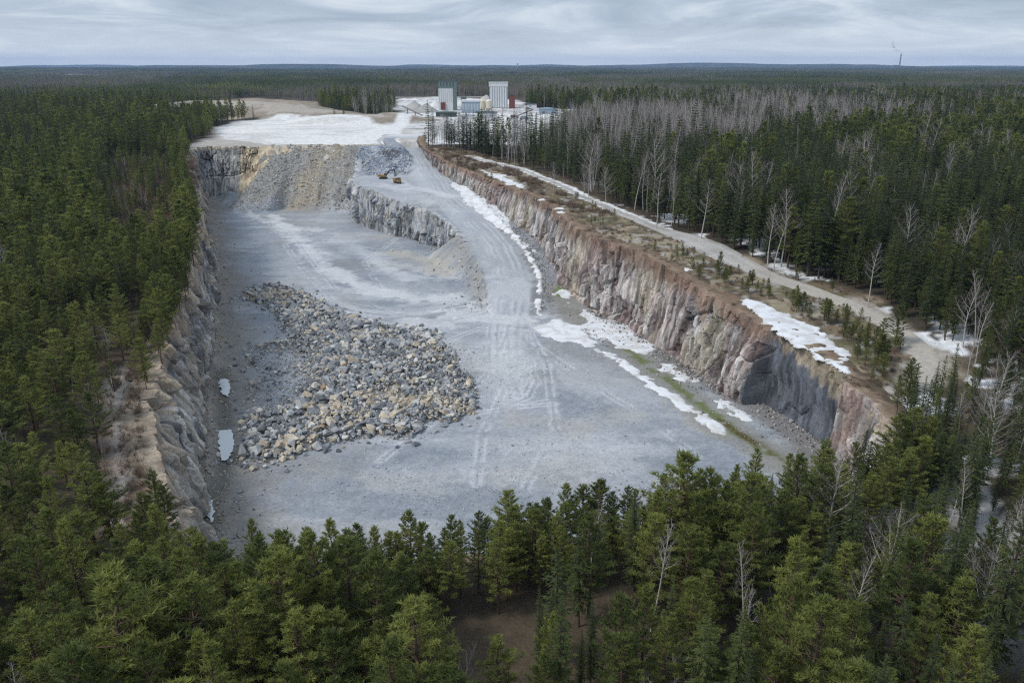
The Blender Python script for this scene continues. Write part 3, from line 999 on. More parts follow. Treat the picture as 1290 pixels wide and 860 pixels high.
cliff('cliff_right', RIM_R + [(69.8, 131)], TOE_R + [(66, 132)], col_right, 100, 0.6, vert=1.7, label='reddish grey rock wall along the right side of the pit, with a dark slab',
      flange=9, shift=lambda x, y, t: -(2.4 + 1.6 * ss(.7, .2, t)) * slab(y, t) + 1.5 * butt(y, t), calm=lambda x, y, t: 1 - .6 * slab(y, t))
cliff('cliff_front', [(69.6, 150), (70.8, 145)] + RIM_F + [(-53, 108), (-57, 116)], [(67.6, 150), (68.2, 146)] + TOE_F + [(-49, 115), (-52, 121)], col_left, 200, 0.6, step=0.7, flange=8, label='near rock wall of the pit below the foreground trees')
cliff('cliff_left', [(-45, 91)] + RIM_L, [(-40, 99)] + TOE_L, col_left, 300, 0.95, vert=1.6, label='ragged grey and tan rock wall along the left side of the pit', hold=(0.24, 0.2, 0.155), lipfar=(0.22, 0.185, 0.145))
cliff('cliff_back', RIM_B, TOE_B, col_back, 400, 0.7, lipfar=(0.36, 0.34, 0.31), label='dark jointed rock wall at the far end of the pit', hold=(0.33, 0.3, 0.25))
cliff('bench_face', BENCH_EDGE[4:], [(x - 1.5, y - 1.0) for x, y in BENCH_EDGE[4:]], col_bench, 500, 0.85, flange=4,
      lipfar=(0.36, 0.37, 0.385), label='blue grey rock face below the excavator bench', botfn=lambda x, y: np.zeros(np.shape(x)) - 0.3,
      topfn=lambda x, y: np.where(np.asarray(y) < 402, np.minimum(ZR(x, y), 18.5), np.interp(y, [0, 466, 503, 512], [18.5, 19.2, 31.5, 32.6])) + 0.0 * np.asarray(x), hold=(0.34, 0.35, 0.365), rimlift=0.5)


# ------------------------------------------------------------------ rim track
def build_track():
    P, s = resample(TRACK, 1.2)
    P = smooth(P, 8, 3)
    tan = np.gradient(P, axis=0); tan /= np.linalg.norm(tan, axis=1)[:, None]
    nr = np.stack([tan[:, 1], -tan[:, 0]], 1)
    if nr[:, 0].mean() < 0:
        nr = -nr
    half = np.interp(s / s[-1], [0, .43, .58, .68, .76, 1], [2.0, 2.9, 3.6, 6.8, 4.2, 3.0])
    k = np.linspace(-1, 1, 13)
    X = P[:, 0][:, None] + nr[:, 0][:, None] * half[:, None] * k; Y = P[:, 1][:, None] + nr[:, 1][:, None] * half[:, None] * k
    wob = (fbm(X / 3, Y / 3, 111, 3) - .5)
    Z = G(X, Y) + 0.14 * (1 - np.abs(k) ** 4) - 0.05 + wob * .03
    C = np.empty(X.shape + (3,)); C[:] = (0.36, 0.35, 0.335)
    C = colmix(C, ss(.5, .65, fbm(X / 5, Y / 5, 112, 3)) * .6, (0.25, 0.235, 0.215))
    C = colmix(C, .5 * np.exp(-((np.abs(k) - .42) / .16) ** 2) * np.ones(X.shape), (0.45, 0.44, 0.43))
    C = colmix(C, (ss(.69, .8, s / s[-1])[:, None] * np.ones(X.shape)) * .7, (0.37, 0.335, 0.285))
    V = np.stack([X, Y, Z], -1).reshape(-1, 3)
    me = new_mesh('rim_track', V, grid_faces(*X.shape), {'col': ('FLOAT_COLOR', 'POINT', C.reshape(-1, 3))}, True, [M_FLOOR])
    ob('rim_track', me, kind='structure', label='grey gravel track above the right quarry wall')
    return P, nr, half


TRK_P, TRK_N, TRK_H = build_track()


# ------------------------------------------------------------------ old snow
def snow(name, polys, hfn, seed, thick=0.3, step=0.36, label='', rough=5.0, cut=0.0):
    """raised sheets of snow with a ragged melted edge"""
    Vs, Fs, Cs, base = [], [], [], 0
    for P in polys:
        P = np.asarray(P, float)[:, :2]
        xs = np.arange(P[:, 0].min() - 4, P[:, 0].max() + 4, step); ys = np.arange(P[:, 1].min() - 4, P[:, 1].max() + 4, step)
        X, Y = np.meshgrid(xs, ys)
        m = sdpoly(X, Y, P) + (fbm(X / rough, Y / rough, seed, 5, .6) - .5 - cut) * rough * 1.9
        Z = hfn(X, Y) + np.clip(m, -.6, .9) * thick * .6 - 0.02 + (fbm(X / 1.5, Y / 1.5, seed + 5, 3) - .5) * .12
        keep = np.maximum.reduce([m[:-1, :-1], m[1:, :-1], m[:-1, 1:], m[1:, 1:]]) > 0.0
        if not keep.any():
            continue
        cc = np.empty(X.shape + (3,)); cc[:] = (0.64, 0.66, 0.69)
        cc = colmix(cc, ss(.45, .62, fbm(X / 2.5, Y / 2.5, seed + 9, 4)) * .6, (0.46, 0.45, 0.44))
        cc = colmix(cc, ss(.7, .05, m + (fbm(X / .9, Y / .9, seed + 8, 3) - .5) * 1.4) * .75, (0.42, 0.41, 0.395))
        v, f, c = compact(np.stack([X, Y, Z], -1).reshape(-1, 3), grid_faces(len(ys), len(xs), keep), cc.reshape(-1, 3))
        Vs.append(v); Fs.append(f + base); Cs.append(c); base += len(v)
    me = new_mesh(name, np.concatenate(Vs), np.concatenate(Fs), {'col': ('FLOAT_COLOR', 'POINT', np.concatenate(Cs))}, True, [M_SNOW])
    return ob(name, me, kind='stuff', label=label, category='snow')


def ribbon(P, wd):
    P, s = resample(np.asarray(P, float), 2.0)
    P = smooth(P, 2, 1)
    tan = np.gradient(P, axis=0); tan /= np.linalg.norm(tan, axis=1)[:, None]
    nr = np.stack([tan[:, 1], -tan[:, 0]], 1)
    wd = np.interp(np.linspace(0, 1, len(P)), np.linspace(0, 1, len(wd)), wd)[:, None]
    return np.concatenate([P + nr * wd, (P - nr * wd)[::-1]])


def UPF(x, y):
    return float(I0(np.array([x]), np.array([y]), False)[0])


snow('snow_ribbon', [ribbon(hits([(740, 432), (790, 462), (840, 497), (880, 522), (912, 549)], FL), [1.4, 1.2, 1.5, 1.9, 1.2])], I0, 120, .5, label='long white ribbon of old snow beside the drain on the pit floor', rough=3)
snow('snow_berm', [hits([(678, 412), (700, 404), (728, 410), (752, 430), (738, 438), (705, 428), (680, 422)], FL)], I0, 121, .5, label='snow patch on the rubble berm where the haul road meets the floor', rough=4)
snow('snow_drift', [hits(p, FL) for p in ([(733, 390), (765, 400), (800, 412), (828, 438), (812, 446), (775, 438), (750, 424), (730, 405)],
                                      [(826, 450), (850, 462), (872, 476), (862, 482), (835, 466)], [(890, 500), (925, 506), (922, 513), (893, 508)],
                                      [(925, 515), (955, 527), (950, 534), (925, 524)], [(706, 372), (722, 386), (716, 390), (704, 380)])], I0, 122, .35,
     label='drifts of old snow at the foot of the right rock wall', rough=5)
rs = [hits(p, UPF) for p in ([(566, 234), (590, 250), (620, 270), (652, 293), (684, 321), (680, 325), (645, 301), (612, 279), (584, 256)],)]
snow('snow_bank', rs, I0, 123, .4, label='snow bank between haul road and right rock wall', rough=3, cut=.2)
rl = [ribbon([(np.interp(y, RAMP[:, 1], RAMP[:, 0]) + o, y) for y in np.arange(258, 470, 6.0)], [.5, .7, .5, .6, .4]) for o in (9.6,)]
snow('snow_windrow', rl, I0, 124, .5, label='thin white line of snow along the right edge of the haul road', rough=2.5)
rim_sn = [hits(p) for p in ([(912, 371), (945, 373), (990, 386), (1030, 405), (1064, 425), (1082, 448), (1072, 472), (1040, 464), (1005, 440), (965, 412), (935, 392)],
                         [(843, 333), (872, 336), (882, 344), (860, 348)], [(600, 212), (640, 222), (660, 232), (640, 236), (610, 222)],
                         [(640, 228), (665, 232), (668, 240), (645, 238)], [(690, 256), (715, 262), (722, 276), (705, 276)], [(672, 246), (690, 248), (690, 256), (676, 254)],
                         [(797, 300), (806, 302), (804, 308), (797, 306)], [(1080, 465), (1096, 466), (1092, 474), (1082, 472)])]
snow('rim_snow', rim_sn, G, 125, .3, label='patches of old snow on the heath above the right wall', rough=3.8, cut=0.3)
te, th = TRK_P, TRK_H
snow('track_snow', [ribbon((TRK_P + TRK_N * (TRK_H * .75)[:, None])[6:int(len(TRK_P) * .6)], [1.3, 1.0, 1.1, .9, .45]),
                    ribbon((TRK_P - TRK_N * (TRK_H * .9)[:, None])[4:int(len(TRK_P) * .5)], [.5, .35, .3, .25])], lambda x, y: G(x, y) + .12, 126, .3,
     label='strips of snow along the edges of the rim track', rough=2.2)


# ------------------------------------------------------------------ puddles
def puddle(px, label, z, mat=None):
    P = hits(px, FL)
    P, _ = resample(np.concatenate([P, P[:1]]), .5)
    P = smooth(P, 2, 1)
    P = P + (np.stack([vn(P[:, 0] * 1.2, P[:, 1] * 1.2, 5), vn(P[:, 0] * 1.2, P[:, 1] * 1.2, 6)], 1) - .5) * .8
    me = bpy.data.meshes.new('puddle')
    me.from_pydata([(x, y, z) for x, y in P], [], [tuple(range(len(P)))])
    me.materials.append(mat or M_WATER); me.update()
    ob('puddle', me, kind='structure', label=label)


puddle([(276, 480), (287, 478), (291, 490), (288, 502), (279, 497)], 'small bright puddle at the foot of the left wall', 0.42)
puddle([(277, 544), (294, 543), (295, 560), (290, 580), (281, 584), (276, 565)], 'larger bright puddle nearer the camera at the foot of the left wall', 0.40)
M_MELT, _t, _b = principled('meltwater', 0.05, 0.5)
_b.inputs['Base Color'].default_value = (0.045, 0.05, 0.022, 1)
puddle([(934, 546), (946, 544), (962, 556), (978, 566), (984, 574), (968, 571), (950, 560)], 'olive meltwater pool in the drain near the dark slab', -0.42, M_MELT)
puddle([(258, 628), (266, 626), (270, 645), (266, 662), (260, 650)], 'dark puddle in the gutter below the near left ledge', 0.35)


# ------------------------------------------------------------------ rubble
def rock_mesh(seed, n=13):
    import bmesh
    r = random.Random(seed)
    bm = bmesh.new()
    sx, sy, sz = r.uniform(.75, 1.25), r.uniform(.6, 1.0), r.uniform(.45, .8)
    for _ in range(n):
        v = Vector((r.gauss(0, 1), r.gauss(0, 1), r.gauss(0, 1))).normalized()
        k = r.uniform(.82, 1.0)
        m = max(abs(v.x), abs(v.y), abs(v.z))
        v = v * k * (0.55 + 0.45 / m) * .8
        bm.verts.new((v.x * sx * .6, v.y * sy * .6, v.z * sz * .6))
    res = bmesh.ops.convex_hull(bm, input=bm.verts)
    dead = [e for e in res['geom_interior'] + res['geom_unused'] if isinstance(e, bmesh.types.BMVert)]
    if dead:
        bmesh.ops.delete(bm, geom=list(set(dead)), context='VERTS')
    bmesh.ops.triangulate(bm, faces=bm.faces)
    me = bpy.data.meshes.new('boulder')
    bm.to_mesh(me); bm.free()
    me.materials.append(M_BOULDER)
    V = np.array([v.co[:] for v in me.vertices]); Fc = np.array([p.vertices[:] for p in me.polygons])
    return me, V, Fc


ROCKS = [rock_mesh(900 + i, 11 + i % 5) for i in range(12)]


def euler_mats(a):
    cx, sx, cy, sy, cz, sz = np.cos(a[:, 0]), np.sin(a[:, 0]), np.cos(a[:, 1]), np.sin(a[:, 1]), np.cos(a[:, 2]), np.sin(a[:, 2])
    M = np.empty((len(a), 3, 3))
    M[:, 0, 0] = cy * cz; M[:, 0, 1] = sx * sy * cz - cx * sz; M[:, 0, 2] = cx * sy * cz + sx * sz
    M[:, 1, 0] = cy * sz; M[:, 1, 1] = sx * sy * sz + cx * cz; M[:, 1, 2] = cx * sy * sz - sx * cz
    M[:, 2, 0] = -sy; M[:, 2, 1] = sx * cy; M[:, 2, 2] = cx * cy
    return M


def rock_mass(name, pos, size, rot, cols, label, mat, cat='rubble'):
    Vs, Fs, Cs, base = [], [], [], 0
    kind = rng.integers(0, len(ROCKS), len(pos))
    M = euler_mats(rot)
    for k in range(len(ROCKS)):
        ii = np.where(kind == k)[0]
        if not len(ii):
            continue
        _, V, Fc = ROCKS[k]
        W = np.einsum('nij,vj->nvi', M[ii], V) * size[ii][:, None, None] + pos[ii][:, None, :]
        Fx = Fc[None] + (np.arange(len(ii)) * len(V))[:, None, None] + base
        Vs.append(W.reshape(-1, 3)); Fs.append(Fx.reshape(-1, 3)); Cs.append(np.repeat(cols[ii], len(V), 0)); base += len(ii) * len(V)
    me = new_mesh(name, np.concatenate(Vs), np.concatenate(Fs), {'col': ('FLOAT_COLOR', 'POINT', np.concatenate(Cs))}, False, [mat])
    return ob(name, me, kind='stuff', label=label, category=cat)


PILE = hits([(307, 364), (352, 359), (383, 370), (401, 380), (425, 394), (449, 401), (498, 413), (537, 417), (555, 432), (578, 447), (576, 461), (597, 476), (606, 515), (588, 523),
             (570, 533), (546, 533), (528, 548), (510, 556), (488, 548), (425, 559), (392, 568), (340, 588), (322, 594), (292, 582), (310, 560), (304, 530), (316, 509), (307, 491),
             (328, 473), (312, 461), (312, 437), (365, 428), (350, 412), (352, 400), (331, 385), (310, 378)], FL)
THIN = hits([(305, 432), (365, 430), (410, 450), (400, 490), (365, 520), (305, 525)], FL)
TANPX = [((500, 500), 50, 20), ((420, 520), 45, 18), ((380, 560), 60, 14), ((560, 510), 45, 14), ((340, 372), 35, 8), ((590, 520), 20, 10), ((545, 440), 14, 7)]


def rock_cols(x, y, n):
    u, v, _ = proj(x, y, 1.0)
    pt = np.full(n, .14)
    for (cu, cv), a, b in TANPX:
        pt = np.maximum(pt, .62 * np.exp(-((u - cu) / a) ** 2 - ((v - cv) / b) ** 2))
    r = rng.random(n)
    c = np.where((r < pt)[:, None], np.array([(.47, .41, .32)]), np.array([(.26, .275, .295)]))
    c = np.where(((r > .62) & (r < .84))[:, None], np.array([(.43, .435, .43)]), c)
    c = np.where((r > .93)[:, None], np.array([(.56, .53, .48)]), c)
    c = np.where((r > .992)[:, None], np.array([(.36, .25, .16)]), c)
    c = np.where(((r > .84) & (r < .93))[:, None], np.array([(.14, .15, .165)]), c)
    return c * rng.uniform(.65, 1.1, (n, 1))


def build_rubble():
    lo, hi = PILE.min(0), PILE.max(0)
    n = 34000
    x = rng.uniform(lo[0], hi[0], n); y = rng.uniform(lo[1], hi[1], n)
    sd = sdpoly(x, y, PILE) + (fbm(x / 3, y / 3, 131, 2) - .5) * 2.5
    thin = ss(-3, 5, sdpoly(x, y, THIN) + (fbm(x / 8, y / 8, 132, 2) - .5) * 10)
    ok = ((sd > 0) | ((sd > -4.5) & (rng.random(n) < .05))) & (rng.random(n) > thin * .45) & (rng.random(n) < .55 + .45 * ss(.3, .5, fbm(x / 9, y / 9, 133, 3)))
    x, y, sd, thin = x[ok], y[ok], sd[ok], thin[ok]
    n = len(x)
    size = np.clip(rng.lognormal(.08, .5, n), .3, 3.6) * (1 - .55 * thin) * (0.85 + .35 * ss(.4, .7, fbm(x / 12, y / 12, 134, 2)))
    h = (1.7 * fbm(x / 7, y / 7, 135, 3) ** 1.2 * ss(0, 6, sd) + .5 * ss(0, 2, sd)) * (1 - .75 * thin)
    z = I0(x, y) + h * rng.uniform(.7, 1.08, n) + size * .16
    rot = rng.uniform(-.6, .6, (n, 3)); rot[:, 2] = rng.uniform(0, 6.28, n)
    cols = rock_cols(x, y, n)
    pos = np.stack([x, y, z], 1)
    u, v, dz = proj(x, y, z)
    score = size / dz * (1 + .0 * z) * (z - I0(x, y, False) > .2 * h)
    order = np.argsort(-score)
    nf_ = 30000
    fx = rng.uniform(lo[0] - 6, hi[0] + 6, nf_); fy = rng.uniform(lo[1] - 6, hi[1] + 6, nf_)
    fs = sdpoly(fx, fy, PILE) + (fbm(fx / 4, fy / 4, 139, 3) - .5) * 7
    fk = (fs > -3.5) & (rng.random(nf_) < .1 + .5 * ss(-3, 2, fs))
    fx, fy, fs = fx[fk], fy[fk], fs[fk]
    fz = I0(fx, fy) + 1.4 * fbm(fx / 7, fy / 7, 135, 3) ** 1.2 * ss(0, 6, fs) * (1 - .75 * ss(-3, 5, sdpoly(fx, fy, THIN)))
    fsz = np.clip(rng.lognormal(-1.3, .4, len(fx)), .15, .6)
    rock_mass('rubble_fines', np.stack([fx, fy, fz + fsz * .1], 1), fsz, rng.uniform(-3, 3, (len(fx), 3)), rock_cols(fx, fy, len(fx)) * .9, 'small broken stone filling the rubble heap and spilling from its edge', M_ROCKS)
    big, rest = order[:285], order[285:]
    rock_mass('rubble_heap', pos[rest], size[rest], rot[rest], cols[rest], 'mass of smaller blasted rock heaped on the pit floor', M_ROCKS)
    # a bed of broken stone under the blocks
    xs = np.arange(lo[0] - 3, hi[0] + 3, .7); ys = np.arange(lo[1] - 3, hi[1] + 3, .7)
    X, Y = np.meshgrid(xs, ys)
    s2 = sdpoly(X, Y, PILE) + (fbm(X / 4, Y / 4, 136, 3) - .5) * 3
    t2 = ss(-3, 5, sdpoly(X, Y, THIN))
    Z = I0(X, Y) + (1.5 * fbm(X / 7, Y / 7, 135, 3) ** 1.2 * ss(0, 6, s2) + .2 * ss(-1, 2, s2)) * (1 - .75 * t2) - .3 + (fbm(X / 1.2, Y / 1.2, 137, 2) - .5) * .4
    keep = (s2[:-1, :-1] > 0) & (s2[1:, 1:] > 0)
    cc = np.empty(X.shape + (3,)); cc[:] = (.19, .195, .205)
    cc = colmix(cc, ss(.45, .65, fbm(X / 1.1, Y / 1.1, 138, 2)), (.3, .295, .28))
    v_, f_, c_ = compact(np.stack([X, Y, Z], -1).reshape(-1, 3), grid_faces(len(ys), len(xs), keep), cc.reshape(-1, 3))
    ob('rubble_bed', new_mesh('rubble_bed', v_, f_, {'col': ('FLOAT_COLOR', 'POINT', c_)}, False, [M_ROCKS]), kind='stuff', label='bed of broken stone under the rubble heap', category='rubble')
    names = lambda c: ('tan' if c[0] > c[2] * 1.22 else ('pale grey' if c.mean() > .3 else ('dark grey' if c.mean() < .19 else 'blue grey')))
    for i in big:
        o = bpy.data.objects.new('boulder', ROCKS[int(rng.integers(0, len(ROCKS)))][0])
        COL.objects.link(o)
        o.location = pos[i]; o.rotation_euler = rot[i]; o.scale = (size[i],) * 3
        o.color = (*cols[i], 1)
        nm = names(cols[i])
        zone = 'near edge' if v[i] > 550 else ('lower part' if v[i] > 520 else ('middle' if v[i] > 480 else ('upper part' if v[i] > 440 else 'far end')))
        side = 'left' if u[i] < 380 else ('middle' if u[i] < 480 else 'right')
        big_ = 'large' if size[i] > 2.1 else 'medium'
        o['category'] = 'boulder'
        ranked(o, u[i], f'{big_} {nm} boulder', f'{zone} of the rubble heap, {side} side', f'{nm} boulders at the {zone} of the rubble heap, {side} side')


build_rubble()


def build_scree():
    # broken stone on the back scree and on the blasted slope behind the bench
    n = 9000
    x = rng.uniform(-165, -60, n); y = rng.uniform(455, 512, n)
    xc = np.interp(y, RAMP[:, 1], RAMP[:, 0])
    up = inpoly(x, y, UPPER)
    z = I0(x, y)
    ok = (~up & (z > 1.5) & (x < -86)) | (up & (y > 468) & (x < xc - 10) & (z < 32))
    x, y, z, up = x[ok], y[ok], z[ok], up[ok]
    n = len(x)
    size = np.clip(rng.lognormal(-.2, .45, n), .35, 2.6) * .95
    r = rng.random(n)
    tanp = np.where(up, .02, .14 + .5 * np.exp(-((x + 116 - (y - 490) * .35) / 10) ** 2))
    c = np.where((r < tanp)[:, None], np.array([(.40, .335, .245)]), np.where(up[:, None], np.array([(.27, .30, .345)]), np.array([(.29, .285, .275)])))
    c = np.where((r > .8)[:, None], np.array([(.42, .42, .42)]), c) * rng.uniform(.7, 1.25, (n, 1))
    rot = rng.uniform(-.7, .7, (n, 3)); rot[:, 2] = rng.uniform(0, 6.28, n)
    rock_mass('scree', np.stack([x, y, z + size * .05], 1), size, rot, c, 'loose tan and blue grey scree below the back rim', M_SCREE, 'scree')
    # stones along the foot of the left wall, the shoulder of the road and the pit edge
    P, s = resample(np.array(TOE_L), .6)
    m = 5200
    k = rng.integers(0, len(P), m)
    off = rng.exponential(3.6, m) - 1
    x = P[k, 0] + off * .9 + rng.normal(0, .8, m); y = P[k, 1] + off * .3 + rng.normal(0, .8, m)
    z = I0(x, y)
    size = np.clip(rng.lognormal(-.95, .5, m), .16, 1.5)
    c = np.array([(.27, .255, .235)]) * rng.uniform(.6, 1.5, (m, 1))
    tn = rng.random(m) < .35
    c[tn] = np.array([(.37, .31, .23)]) * rng.uniform(.7, 1.2, (tn.sum(), 1))
    rot = rng.uniform(-3, 3, (m, 3))
    rock_mass('wall_foot_debris', np.stack([x, y, z + size * .1], 1), size, rot, c, 'fallen stones along the foot of the left wall', M_SCREE, 'debris')
    m = 2600
    y = rng.uniform(262, 480, m); xc = np.interp(y, RAMP[:, 1], RAMP[:, 0])
    x = xc + 10.5 + rng.exponential(2.4, m)
    toe = np.interp(y, np.array(TOE_R)[::-1, 1], np.array(TOE_R)[::-1, 0])
    ok = x < toe + 1
    x, y = x[ok], y[ok]
    x2 = rng.normal(34, 9, 500); y2 = rng.normal(238, 7, 500)
    ok2 = (dline(x2, y2, hits([(735, 415), (760, 425), (775, 440)], FL)) < 5)
    x = np.concatenate([x, x2[ok2]]); y = np.concatenate([y, y2[ok2]])
    m = len(x)
    size = np.clip(rng.lognormal(-.9, .5, m), .2, 1.3)
    c = np.array([(.22, .22, .225)]) * rng.uniform(.6, 1.5, (m, 1))
    rock_mass('road_shoulder_stones', np.stack([x, y, I0(x, y) + size * .1], 1), size, rng.uniform(-3, 3, (m, 3)), c, 'loose dark stones between the haul road and the right wall', M_SCREE, 'debris')
    m = 2600
    x = rng.uniform(-60, -4, m); y = rng.uniform(262, 372, m)
    ok = ~inpoly(x, y, UPPER) & (dline(x, y, BENCH_EDGE[:8]) < 3 + rng.exponential(6, m))
    x, y = x[ok], y[ok]; m = len(x)
    size = np.clip(rng.lognormal(-.7, .55, m), .2, 2.2)
    c = np.where((rng.random(m) < .5)[:, None], np.array([(.38, .345, .29)]), np.array([(.27, .28, .295)])) * rng.uniform(.65, 1.3, (m, 1))
    rock_mass('embankment_stones', np.stack([x, y, I0(x, y) + size * .1], 1), size, rng.uniform(-3, 3, (m, 3)), c, 'tan and grey stones on the embankment below the haul road', M_SCREE, 'stones')
    P, _ = resample(np.array(TOE_R[9:]), .5)
    m = 3000
    k = rng.integers(0, len(P), m); off = rng.exponential(2.2, m) - .8
    off = np.where((P[k, 1] < 184) & (P[k, 1] > 154), off - 3.4, off)
    x = P[k, 0] - off * .92 + rng.normal(0, .5, m); y = P[k, 1] - off * .38 + rng.normal(0, .5, m)
    size = np.clip(rng.lognormal(-.85, .55, m), .2, 1.8)
    c = np.array([(.24, .225, .215)]) * rng.uniform(.5, 1.5, (m, 1))
    rock_mass('right_wall_debris', np.stack([x, y, I0(x, y) + size * .1], 1), size, rng.uniform(-3, 3, (m, 3)), c, 'fallen stones along the foot of the right wall', M_SCREE, 'debris')
    # a litter of stones on the open floor
    m = 26000
    x = rng.uniform(-70, 62, m); y = 90 + 150 * rng.random(m) ** 1.3
    ok = (pit_sd(x, y) > 2) & (rng.random(m) < .15 + .85 * ss(.48, .62, fbm(x / 13, y / 13, 141, 3))) & (sdpoly(x, y, PILE) < -1)
    x, y = x[ok], y[ok]; m = len(x)
    size = np.clip(rng.lognormal(-1.55, .42, m), .12, .7)
    c = np.array([(.33, .345, .36)]) * rng.uniform(.5, 1.6, (m, 1))
    rock_mass('floor_stones', np.stack([x, y, I0(x, y) + size * .15], 1), size, rng.uniform(-3, 3, (m, 3)), c, 'stones scattered over the near pit floor', M_SCREE, 'stones')


build_scree()


# ------------------------------------------------------------------ trees: meshes
class TB:
    def __init__(s):
        s.v = []; s.f = []

    def tube(s, pts, rad, n=5):
        b = len(s.v)
        m = len(pts)
        for i in range(m):
            p0 = pts[max(i - 1, 0)]; p1 = pts[min(i + 1, m - 1)]
            d = (p1 - p0).normalized(); a = d.orthogonal().normalized(); c = d.cross(a)
            for k in range(n):
                q = 6.2832 * k / n
                s.v.append(pts[i] + rad[i] * (math.cos(q) * a + math.sin(q) * c))
        for i in range(m - 1):
            for k in range(n):
                k2 = (k + 1) % n
                s.f.append((b + i * n + k, b + i * n + k2, b + (i + 1) * n + k2))
                s.f.append((b + i * n + k, b + (i + 1) * n + k2, b + (i + 1) * n + k))

    def cone(s, p, q, r):
        b = len(s.v)
        d = (q - p).normalized(); a = d.orthogonal().normalized(); c = d.cross(a)
        for k in range(3):
            s.v.append(p + r * (math.cos(2.0944 * k) * a + math.sin(2.0944 * k) * c))
        s.v.append(q)
        s.f += [(b, b + 1, b + 3), (b + 1, b + 2, b + 3), (b + 2, b, b + 3)]

    def blade(s, p, d, ln, wd, r):
        a = Vector((r.gauss(0, .5), r.gauss(0, .5), 1)).cross(d)
        if a.length < 1e-4:
            a = Vector((1, 0, 0))
        a.normalize()
        b = len(s.v)
        s.v += [p - a * wd * .5, p + a * wd * .5, p + d * ln]
        s.f.append((b, b + 1, b + 2))

    def arrays(s):
        return np.array([tuple(p) for p in s.v], np.float32), np.array(s.f, np.int32)


def make_pine(h, R, seed, lod):
    r = random.Random(seed)
    T, C = TB(), TB()
    wob = [Vector((r.uniform(-.12, .12), r.uniform(-.12, .12), 0)) for _ in range(6)]
    tp = [Vector((0, 0, h * k / 6 - (.8 if k == 0 else 0))) + (wob[k - 1] if 0 < k < 6 else Vector((0, 0, 0))) for k in range(7)]
    r0 = .011 * h + .03
    T.tube(tp, [r0 * (1 - k / 6.4) for k in range(7)], 6 if lod == 0 else 4)
    hb = h * r.uniform(.22, .36)
    sp = .5 if lod == 0 else .66
    z = hb
    nb = 0
    lean = (r.uniform(0, 6.28), r.uniform(0, .25))
    while z < h - .15:
        f = (z - hb) / (h - hb)
        rad = R * ((1 - f) ** (.85 if seed % 2 else .58)) * min(1, .5 + f * 2.6) + .12
        k = r.randint(4, 6) if lod == 0 else r.randint(3, 5)
        a0 = r.uniform(0, 6.28)
        for j in range(k):
            a = a0 + 6.2832 * j / k + r.uniform(-.35, .35)
            ln = rad * r.uniform(.5, 1.25) * (1 + lean[1] * math.cos(a - lean[0]))
            e = R_(6 + 48 * f + r.uniform(-10, 12))
            d = Vector((math.cos(a) * math.cos(e), math.sin(a) * math.cos(e), math.sin(e)))
            p0 = Vector((0, 0, z + r.uniform(-.15, .15)))
            mid = p0 + d * ln * .55
            end = p0 + d * ln + Vector((0, 0, .16 * ln))
            T.cone(p0, end, .022 + .012 * ln)
            n = max(2, int(ln / (.22 if lod == 0 else .45)))
            for i in range(n):
                q = .4 + .6 * (i + r.random() * .6) / n
                q = min(q, 1)
                b = p0.lerp(mid, q / .55) if q < .55 else mid.lerp(end, (q - .55) / .45)
                dd = (end - p0).normalized()
                shoots = [dd] if i == n - 1 else []
                for sgn in (-1, 1):
                    sd = Vector((dd.x * .55 - sgn * dd.y * .8, dd.y * .55 + sgn * dd.x * .8, dd.z + r.uniform(.05, .5))).normalized()
                    shoots.append(sd)
                for sd in shoots:
                    L = r.uniform(.12, .42) * (1.25 - q * .55) * (1 if lod == 0 else 1.3)
                    tip = b + sd * L
                    kk = 8 if lod == 0 else 4
                    bl = .27 if lod == 0 else .55
                    bw = .06 if lod == 0 else .17
                    for _ in range(kk):
                        bd = (sd * .7 + Vector((r.gauss(0, .55), r.gauss(0, .55), r.gauss(.18, .5)))).normalized()
                        C.blade(tip - sd * r.uniform(0, L), bd, bl * r.uniform(.7, 1.2), bw, r)
        z += sp * r.uniform(.8, 1.2)
    # leader shoots
    for _ in range(14 if lod == 0 else 6):
        C.blade(Vector((0, 0, h - r.uniform(0, .5))), Vector((r.gauss(0, .4), r.gauss(0, .4), 1)).normalized(), .42, .09 if lod == 0 else .18, r)
    # dead twigs under the crown
    for _ in range(int(8 if lod == 0 else 3)):
        zz = r.uniform(.08, .3) * h; a = r.uniform(0, 6.28)
        T.cone(Vector((0, 0, zz)), Vector((math.cos(a), math.sin(a), -.1)) * r.uniform(.4, 1.0) * R * .5 + Vector((0, 0, zz)), .02)
    return T.arrays(), C.arrays()


